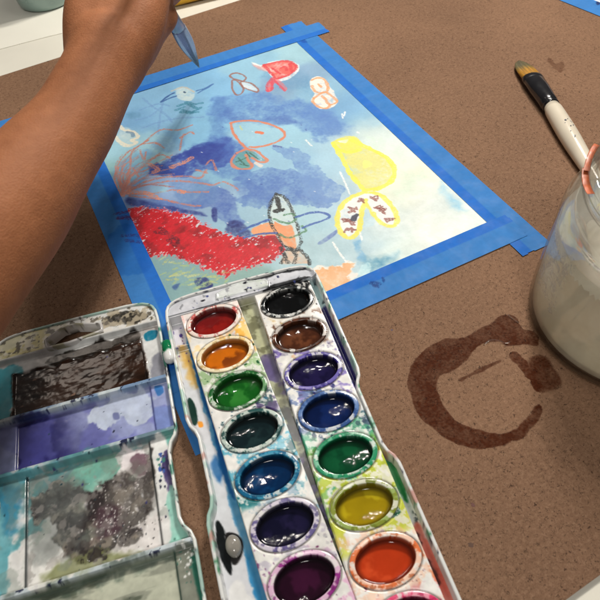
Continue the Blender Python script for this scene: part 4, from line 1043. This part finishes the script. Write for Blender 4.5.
# small paint specks on the handle
specks = []
for i in range(9):
    t = t2 + Lh * rr.uniform(.16, .30); side = rr.uniform(-.35, .45); ths = side
    pz = .70 + .76 * cos(ths); perp = np.array([-d[1], d[0]])
    q = np.array(bp_(t, pz)); q[:2] += perp * .74 * sin(ths); specks.append((q, rr.uniform(.03, .09)))
V = []; Ff = []
for q, r in specks:
    b_ = len(V)
    for k in range(10): V.append((q[0] + r * cos(k * .628) * rr.uniform(.7, 1.2), q[1] + r * sin(k * .628) * rr.uniform(.7, 1.2), q[2] + .012))
    V.append((q[0], q[1], q[2] + .02))
    for k in range(10): Ff.append([b_ + k, b_ + (k + 1) % 10, b_ + 10])
mk('paint_specks', V, Ff, plain('dried_blue_grey_paint', (70, 76, 92), .5), br)
settle(br)

# stray dried paint drips on the board beside the box
for q, c_, r_ in (((473, 505), (96, 52, 44), .10), ((471, 545), (84, 56, 40), .13), ((392, 330), (70, 60, 90), .06), ((120, 300), (60, 40, 34), .08), ((452, 40), (110, 76, 58), .09)):
    w_ = at(*q); rr = random.Random(int(q[0])); n0 = 14
    pts = [(w_[0] + r_ * rr.uniform(.6, 1.4) * cos(k * 2 * pi / n0), w_[1] + r_ * rr.uniform(.6, 1.4) * sin(k * 2 * pi / n0)) for k in range(n0)]
    v, f = prism(pts, .0005, .008); o = mk('paint_drip', v, f, plain('dried_drip', c_, .6), smooth=False)
    tag(o, {473: 'tiny reddish brown dried drip right of the paint box, farther of two', 471: 'tiny brown dried drip right of the paint box, nearer of two', 392: 'tiny violet dried drip on the board near the corner of the paint box', 120: 'tiny dark drip on the board just beyond the lid', 452: 'tiny brown drip on the board beyond the painting'}[q[0]], 'paint drip')

# ------------------------------------------------------------------ the water jar
JC = (24.9, -42.35)
jar = thing('glass_jar', (JC[0], JC[1], 0), 'clear glass jar of cloudy rinse water with an orange-smeared threaded neck', 'jar')
def jar_glass():
    m, n, b, out = nt('jar_glass'); tc = N(n, 'ShaderNodeTexCoord').outputs['Object']
    lw = N(n, 'ShaderNodeLayerWeight'); lw.inputs['Blend'].default_value = .35
    bp2 = N(n, 'ShaderNodeBump'); bp2.inputs['Strength'].default_value = .3; bp2.inputs['Distance'].default_value = .002
    n.links.new(noise(n, tc, 40, 2), bp2.inputs['Height']); n.links.new(bp2.outputs[0], lw.inputs['Normal'])
    tr = N(n, 'ShaderNodeBsdfTransparent'); n.links.new(mixc(n, mth(n, 'POWER', lw.outputs['Facing'], 2.2), (.99, .99, .985), (.90, .90, .86)), tr.inputs[0])
    g = N(n, 'ShaderNodeBsdfGlass'); g.inputs['IOR'].default_value = 1.45; g.inputs['Roughness'].default_value = 0; n.links.new(bp2.outputs[0], g.inputs['Normal'])
    gl = N(n, 'ShaderNodeBsdfGlossy'); gl.inputs['Roughness'].default_value = .04; n.links.new(bp2.outputs[0], gl.inputs['Normal'])
    a = N(n, 'ShaderNodeMixShader'); a.inputs[0].default_value = .92; n.links.new(g.outputs[0], a.inputs[1]); n.links.new(tr.outputs[0], a.inputs[2])
    f_ = mth(n, 'MULTIPLY', lw.outputs['Fresnel'], .4)
    x = N(n, 'ShaderNodeMixShader'); n.links.new(f_, x.inputs[0]); n.links.new(a.outputs[0], x.inputs[1]); n.links.new(gl.outputs[0], x.inputs[2])
    n.links.new(x.outputs[0], out.inputs[0]); n.nodes.remove(b); return m
M_glass = jar_glass()
outer = [(.001, .12), (3.5, .1), (4.9, .02), (5.45, .03), (5.75, .25), (5.88, .8), (5.92, 1.8), (5.90, 3.2), (5.90, 6.6), (5.90, 7.8), (5.80, 8.5), (5.55, 9.0), (5.25, 9.3), (5.12, 9.45),
         (5.14, 9.52), (5.27, 9.58), (5.28, 9.68), (5.14, 9.76), (5.12, 9.95), (5.26, 10.03), (5.28, 10.13), (5.14, 10.22), (5.14, 10.45), (5.28, 10.6), (5.30, 10.78), (5.2, 10.92)]
inner = [(5.0, 10.95), (4.88, 10.8), (4.86, 9.6), (4.95, 9.25), (5.3, 8.85), (5.55, 8.3), (5.68, 7.6), (5.74, 6.0), (5.74, 1.6), (5.65, .75), (5.4, .42), (4.6, .3), (3, .3), (1.2, .32), (.001, .32)]
def fine(p, n=3): return [tuple(q) for q in spline(p, n)]
V, Fc = lathe(fine(outer) + fine(inner), JC, 128)
V[:, 0] += 0; mk('glass_body', V, Fc, M_glass, jar)
# cloudy water
WZ = 7.0
wp = [(.001, .324)] + [(r - .004, z + .003) for r, z in [(1.2, .32), (3, .3), (4.6, .3), (5.4, .42), (5.65, .75), (5.74, 1.6), (5.74, WZ - .05)]] + [(5.6, WZ - .03), (5.0, WZ - .08), (.001, WZ - .1)]
V, Fc = lathe(wp, JC, 96)
def cloudy_water():
    m, n, b, out = nt('cloudy_water'); tc = N(n, 'ShaderNodeTexCoord').outputs['Object']
    c = ramp(n, noise(n, tc, 26, 4, .6, .8), [(.35, tuple(lin(rgb(232, 226, 210)))), (.65, tuple(lin(rgb(252, 250, 242))))])
    d0 = N(n, 'ShaderNodeBsdfDiffuse'); d1 = N(n, 'ShaderNodeBsdfTranslucent'); n.links.new(c, d0.inputs[0]); n.links.new(c, d1.inputs[0])
    d = N(n, 'ShaderNodeMixShader'); d.inputs[0].default_value = .5; n.links.new(d0.outputs[0], d.inputs[1]); n.links.new(d1.outputs[0], d.inputs[2])
    t = N(n, 'ShaderNodeBsdfTransparent'); t.inputs[0].default_value = (.96, .94, .88, 1)
    x = N(n, 'ShaderNodeMixShader'); x.inputs[0].default_value = .68; n.links.new(t.outputs[0], x.inputs[1]); n.links.new(d.outputs[0], x.inputs[2])
    g = N(n, 'ShaderNodeBsdfGlossy'); g.inputs['Roughness'].default_value = .03
    bp2 = N(n, 'ShaderNodeBump'); bp2.inputs['Strength'].default_value = .35; bp2.inputs['Distance'].default_value = .002; n.links.new(noise(n, tc, 50, 2), bp2.inputs['Height']); n.links.new(bp2.outputs[0], g.inputs['Normal'])
    lw = N(n, 'ShaderNodeLayerWeight'); lw.inputs['Blend'].default_value = .3
    y = N(n, 'ShaderNodeMixShader'); n.links.new(mth(n, 'MULTIPLY', lw.outputs['Fresnel'], .6), y.inputs[0]); n.links.new(x.outputs[0], y.inputs[1]); n.links.new(g.outputs[0], y.inputs[2])
    n.links.new(y.outputs[0], out.inputs[0]); n.nodes.remove(b); return m
mk('water', V, Fc, cloudy_water(), jar)
V, Fc = lathe([(.001, .5), (4.6, .5), (5.2, .62), (5.5, .95), (5.2, .5), (.001, .42)], JC, 96)  # pale disc added so the jar bottom looks lit through the water
mk('added_floor_disc', V, Fc, plain('pale_added_disc', (240, 236, 218), .3, vscale=60, var=.14), jar)
# orange paint smears on the rim
def arc_smear(a0_, a1_, z0, r, th, wd, mat, name):
    P = [(JC[0] + r * cos(a), JC[1] + r * sin(a), z0 + .15 * sin(a * 7)) for a in np.linspace(a0_, a1_, 44)]
    V, Ff = tube(P, [(wd, th * .8 * (.06 + .94 * math.sin(pi * (i + .5) / 44) ** .8) * (1 + .3 * sin(i * .45))) for i in range(44)], 12, up=(0, 0, 1)); mk(name, V, Ff, mat, jar)
M_or = plain('orange_paint_smear', (206, 104, 58), .4, vscale=160, var=.3)
aL = math.atan2(1, -1)
arc_smear(1.98, 2.36, 10.64, 5.33, .04, .15, M_or, 'paint_smear'); arc_smear(2.30, 2.68, 10.5, 5.33, .04, .19, M_or, 'paint_smear'); arc_smear(1.72, 1.84, 10.7, 5.33, .05, .12, M_or, 'paint_smear')
# whitish semi-transparent patch on the outer wall
def whitish_mat():
    m, n, b, out = nt('whitish_film'); tc = N(n, 'ShaderNodeTexCoord').outputs['Object']
    b.inputs['Base Color'].default_value = (.62, .62, .6, 1); b.inputs['Roughness'].default_value = .3
    t = N(n, 'ShaderNodeBsdfTransparent'); x = N(n, 'ShaderNodeMixShader')
    q = N(n, 'ShaderNodeMapRange'); n.links.new(noise(n, tc, 150, 5, .7, 1.5), q.inputs[0]); q.inputs[1].default_value = .46; q.inputs[2].default_value = .66; q.inputs[4].default_value = .62
    n.links.new(q.outputs[0], x.inputs[0]); n.links.new(t.outputs[0], x.inputs[1]); n.links.new(b.outputs[0], x.inputs[2]); n.links.new(x.outputs[0], out.inputs[0]); return m
na, nz_ = 40, 50; V = []
for i in range(na):
    for k in range(nz_):
        a_0 = 2.45 + .55 * i / (na - 1); z_0 = 2.8 + 4.9 * k / (nz_ - 1); V.append((JC[0] + 5.925 * cos(a_0), JC[1] + 5.925 * sin(a_0), z_0))
ed = np.array([[abs(i / 39 - .5) * 2, abs(k / 49 - .5) * 2] for i in range(na) for k in range(nz_)]); nn = fbm(ed[:, 0] * 3, np.array([k / 10 for i in range(na) for k in range(nz_)]), 1.0, 3)
keep = (np.maximum(ed[:, 0], ed[:, 1]) < .55 + .6 * nn).reshape(na, nz_)
fcs = grid_faces(na, nz_, keep); mk('whitish_patch', V, fcs, whitish_mat(), jar)
settle(jar)

# ------------------------------------------------------------------ the far container and yellow marker
fc = at(50, -20, -.24); FR = 3.2
fj = thing('plastic_tub', (fc[0], fc[1], -.24), 'grey green translucent water tub standing on white paper, cut by the top edge', 'tub')
prof = [(.001, -.1), (2.6, -.2), (2.95, -.22), (3.2, -.05), (3.35, .4), (3.55, 2.5), (3.75, 6), (3.9, 7.5), (3.98, 7.6), (3.85, 7.7), (3.6, 6), (3.3, 2.0), (3.1, .6), (.001, .4)]
fc2 = at(50, 8, -.24); dirc = (fc2[:2] - CAM[:2]) / np.linalg.norm(fc2[:2] - CAM[:2]); cc = fc2[:2] + dirc * 2.2 * 1.0
fj.location = (cc[0] * S, cc[1] * S, -.24 * S)
V, Fc = lathe(prof, cc, 64); mk('tub_body', V, Fc, plain('grey_green_tub', (142, 166, 160), .25, vscale=20, var=.08, coat=.3), fj)
V, Fc = lathe([(.001, .5), (3.1, .62), (3.3, 2.0), (3.45, 4.2), (3.4, 4.25), (.001, 4.2)], cc, 48); mk('water', V, Fc, plain('grey_water', (110, 126, 128), .08, vscale=20, var=.08), fj)
settle(fj)
y0 = at(164, 4, .9); y1 = at(222, -10, .9)
dy = (y1 - y0); dy[2] = 0; Ly = 13.0; dy /= np.linalg.norm(dy)
ym = thing('marker', (y0[0], y0[1], -.24), 'fat yellow marker lying on the white paper behind the hand', 'marker')
st = []
ym_c = at(186, -9, 1.0); 
for (s_, r) in ((-6, .9), (-5.9, 1.1), (-5, 1.15), (3.0, 1.15), (3.05, 1.05), (3.2, 1.05)): st.append(((ym_c[0] + dy[0] * s_, ym_c[1] + dy[1] * s_, .9), r, r))
loft(ym, 'barrel', st, plain('yellow_plastic', (226, 176, 44), .3, vscale=14, var=.06), None, 32)
st = [((ym_c[0] + dy[0] * s_, ym_c[1] + dy[1] * s_, .9), r, r) for (s_, r) in ((3.2, 1.0), (3.25, 1.17), (6.5, 1.12), (7.0, .95), (7.1, .5))]
loft(ym, 'cap', st, plain('yellow_cap', (214, 160, 36), .3), None, 32)
settle(ym)

# ------------------------------------------------------------------ child's arm and hand
def blobmesh(chains):
    """closed balls packed along each chain; a voxel remesh fuses them into one skin"""
    V = []; Ff = []; nu, nv = 20, 12
    for ch in chains:
        P = []
        pts = [np.array(c[0], float) for c in ch]; rad = [c[1] for c in ch]
        sp = spline([list(p) + [r] for p, r in zip(pts, rad)], 8) if len(ch) > 2 else np.array([list(pts[0] * (1 - t) + pts[1] * t) + [rad[0] * (1 - t) + rad[1] * t] for t in np.linspace(0, 1, 9)])
        last = None
        for q in sp:
            c, r = q[:3], q[3]
            if last is not None and np.linalg.norm(c - last) < r * .16: continue
            last = c; b_ = len(V)
            V.append(c + [0, 0, r])
            for i in range(1, nv):
                for j in range(nu):
                    a1 = pi * i / nv; a2 = 2 * pi * j / nu; V.append(c + r * np.array([sin(a1) * cos(a2), sin(a1) * sin(a2), cos(a1)]))
            V.append(c - [0, 0, r]); e = len(V) - 1
            for j in range(nu): Ff.append([b_, b_ + 1 + j, b_ + 1 + (j + 1) % nu]); Ff.append([e, e - nu + (j + 1) % nu, e - nu + j])
            for i in range(nv - 2):
                for j in range(nu):
                    p = b_ + 1 + i * nu + j; q2 = b_ + 1 + i * nu + (j + 1) % nu; Ff.append([p, p + nu, q2 + nu, q2])
    return V, Ff
def r_at(px, dist): return px / F * dist
def skin_material():
    m, n, b, out = nt('skin'); tc = N(n, 'ShaderNodeTexCoord').outputs['Object']
    a = noise(n, tc, 22, 4); f_ = noise(n, tc, 160, 5, .6)
    c = ramp(n, a, [(.3, tuple(lin(rgb(142, 90, 58)))), (.7, tuple(lin(rgb(170, 111, 74))))])
    c = mixc(n, .22, c, ramp(n, f_, [(.3, tuple(lin(rgb(124, 70, 42)))), (.7, tuple(lin(rgb(180, 118, 80))))]))
    n.links.new(c, b.inputs['Base Color']); b.inputs['Roughness'].default_value = .66; b.inputs['Specular IOR Level'].default_value = .28
    b.inputs['Subsurface Weight'].default_value = .12; b.inputs['Subsurface Radius'].default_value = (.008, .003, .0015); b.inputs['Subsurface Scale'].default_value = .6
    v_ = N(n, 'ShaderNodeTexVoronoi'); v_.inputs['Scale'].default_value = 900; n.links.new(tc, v_.inputs['Vector'])
    h1 = mth(n, 'ADD', mth(n, 'MULTIPLY', v_.outputs['Distance'], .5), noise(n, tc, 260, 5, .65))
    bump(n, b, h1, .55, .0005); return m
chains = []
D = atd
arm = [(-165, 470, 22, 88), (-112, 370, 24.5, 74), (-50, 280, 27.0, 69), (6, 213, 29.3, 60), (43, 164, 31.2, 49), (72, 126, 32.8, 42), (90, 92, 34.0, 38.5), (101, 70, 34.8, 37.5), (110, 50, 35.6, 41)]
chains.append([(D(x, y, dd), r_at(r, dd)) for x, y, dd, r in arm])
# back of the hand: four rays from the wrist to the knuckles
KN = [(97, -26, 38.2, 21), (117, -34, 37.8, 22), (137, -34, 37.5, 22), (152, -24, 37.6, 21)]
for i, (x, y, dd, r) in enumerate(KN):
    w0 = (92 + 8 * i, 58 + 4 * i, 35.4); mx = (w0[0] + x) / 2 + (4 if i == 3 else -3 if i == 0 else 0)
    chains.append([(D(*w0), r_at(27, 35.4)), (D(mx, (w0[1] + y) / 2, 36.2), r_at(27, 36.2)), (D(x, y, dd), r_at(r, dd))])
# heel and thumb side that forms the lower right outline
chains.append([(D(110, 62, 36.0), r_at(30, 36)), (D(125, 46, 37.5), r_at(31, 37.5)), (D(140, 22, 38.5), r_at(28, 38.5)), (D(146, 0, 39), r_at(24, 39))])
chains.append([(D(120, 62, 37.0), r_at(22, 37)), (D(140, 44, 38.5), r_at(18, 38.5)), (D(156, 27, 39.2), r_at(14.5, 39.2)), (D(166, 17, 39.8), r_at(12.5, 39.8)), (D(163, 9, 40.5), r_at(11, 40.5))])
# fingers: knuckle -> middle joint -> curled tip, each its own length
fing = [[(152, -24, 37.6, 15), (172, -20, 39.0, 13), (172, -8, 41.0, 11.5), (160, 2, 41.8, 10.5)],
        [(137, -34, 37.5, 16), (154, -44, 39.5, 13.5), (160, -32, 42.0, 12), (148, -18, 42.8, 10.5)],
        [(117, -34, 37.8, 16), (130, -56, 40.0, 13), (142, -46, 42.8, 11.5), (136, -28, 43.4, 10.5)],
        [(97, -26, 38.2, 15), (104, -52, 40.5, 12), (118, -48, 43.0, 10.5), (118, -32, 43.6, 9.5)]]
for fg in fing: chains.append([(D(x, y, dd), r_at(r, dd)) for x, y, dd, r in fg])
V, Ff = blobmesh(chains)
M_skin = skin_material()
me_o = mk('person', V, Ff, M_skin)
rm = me_o.modifiers.new('fuse', 'REMESH'); rm.mode = 'VOXEL'; rm.voxel_size = .0016; rm.use_smooth_shade = True
sm_ = me_o.modifiers.new('soften', 'SMOOTH'); sm_.factor = .5; sm_.iterations = 26
tag(me_o, "child's bare brown forearm reaching in from the left, hand closed round a paintbrush", 'person')

# brush held in the hand: ferrule and wet bristles show below the fist
hb = D(199, 67, 53.5); hf = D(178, 28, 45.0); hk = D(160, -4, 40.2); he = D(96, -110, 27)
hbr = thing('paintbrush', (hb[0], hb[1], hb[2]), "short clear-handled brush with blue-grey wet bristles held in the child's fist", 'paintbrush')
ax = hb - hf; La = np.linalg.norm(ax); ax /= La
side = np.cross(ax, hb - CAM); side /= np.linalg.norm(side); upv = np.cross(side, ax)
st = []
for i in range(18):
    t = i / 17; w = .52 * (1 - t ** 2.0) ** .9 + .05 + .12 * math.exp(-((t - .35) / .3) ** 2); p = hf + ax * La * t
    st.append((p, w, .30 * (1 - .75 * t)))
def hbc(t, th):
    k = vn(th * 26, t * 1.2, 1, 5)[:, None]; c = rgb(112, 114, 148) * (1 - sm(.3, .8, t))[:, None] + rgb(22, 22, 48) * sm(.3, .8, t)[:, None]
    c = c * (.62 + .76 * k); s_ = sm(.62, .7, vn(th * 9, t * .7, 1, 2))[:, None]; g_ = (sm(.07, .03, np.abs(th - .30 - .02 * np.sin(t * 6))) * sm(.85, .5, t))[:, None]; c = c * (1 - g_) + rgb(28, 28, 34) * g_; return np.clip(c * (1 - s_) + rgb(200, 214, 232) * (1 - .7 * sm(.5, .9, t))[:, None] * s_, 0, 1)
loft(hbr, 'bristles', st, M_bristle, hbc, 60, up=tuple(upv))
st = [(hf + ax * .15, .54, .34), (hf, .58, .36), (hf - ax * .6, .54, .42), (hk, .42, .42)]
loft(hbr, 'ferrule', [st[0], st[1], st[2], st[3]], plain('pale_metal', (150, 156, 168), .3, metal=.6, vscale=60), None, 32, up=tuple(upv))
dd_ = (he - hk) / np.linalg.norm(he - hk)
loft(hbr, 'handle', [(hk, .36, .36), (hk + dd_ * 3, .45, .45), (hk + dd_ * 8, .34, .34), (hk + dd_ * 12, .2, .2), (hk + dd_ * 12.3, .08, .08)], plain('pale_blue_handle', (170, 196, 214), .15, vscale=30, coat=.4), None, 24)
settle(hbr)

# ------------------------------------------------------------------ light: ceiling lamps of the room plus two added lamps
world = bpy.data.worlds.new('World'); scene.world = world; world.use_nodes = True
wn = world.node_tree; bg = wn.nodes['Background']
tcw = wn.nodes.new('ShaderNodeTexCoord'); sx = wn.nodes.new('ShaderNodeSeparateXYZ'); wn.links.new(tcw.outputs['Generated'], sx.inputs[0])
cr = wn.nodes.new('ShaderNodeValToRGB'); wn.links.new(sx.outputs['Z'], cr.inputs[0])
cr.color_ramp.elements[0].position = 0.0; cr.color_ramp.elements[0].color = (.16, .13, .11, 1); cr.color_ramp.elements[1].position = .7; cr.color_ramp.elements[1].color = (.42, .40, .38, 1)
wn.links.new(cr.outputs[0], bg.inputs[0]); bg.inputs[1].default_value = .29
def lamp(loc, size, power, col, target=(8, -28, 0), shape='DISK'):
    l = bpy.data.lights.new('ceiling_or_added_lamp', 'AREA'); l.shape = shape; l.size = size; l.energy = power; l.color = col
    o = bpy.data.objects.new('ceiling_or_added_lamp', l); COL.objects.link(o); o.location = [c * S for c in loc]
    dv = Vector([(t - c) for t, c in zip(target, loc)]); o.rotation_euler = dv.to_track_quat('-Z', 'Y').to_euler(); return o
WARM = (1.0, .94, .86)
for i, (dx, dy_) in enumerate(((0, 0), (8, 3), (-7, 4), (3, -8), (12, -7))):
    lamp((58 + dx, 22 + dy_, 90), .05, 2.45, WARM)
for (x, y, z_) in ((12, 6, 112), (17, 12, 112), (22, 5, 112), (27, 20, 118), (31, 12, 118), (9, 20, 120)):
    lamp((x, y, z_), .010, .22, WARM)
lamp((-30, 100, 150), .3, .8, (1.0, .86, .74))  # added lamp, placed to reflect in the brown lid well
lamp((-20, -112, 140), .22, 8.0, (1, .96, .9), target=(-4, -40, 0))  # added fill lamp on the camera side, brightens the lid
scene.view_settings.view_transform = 'Standard'; scene.view_settings.look = 'None'; scene.view_settings.exposure = 0; scene.view_settings.gamma = 1
scene.cycles.max_bounces = 10; scene.cycles.transparent_max_bounces = 12; scene.cycles.transmission_bounces = 10
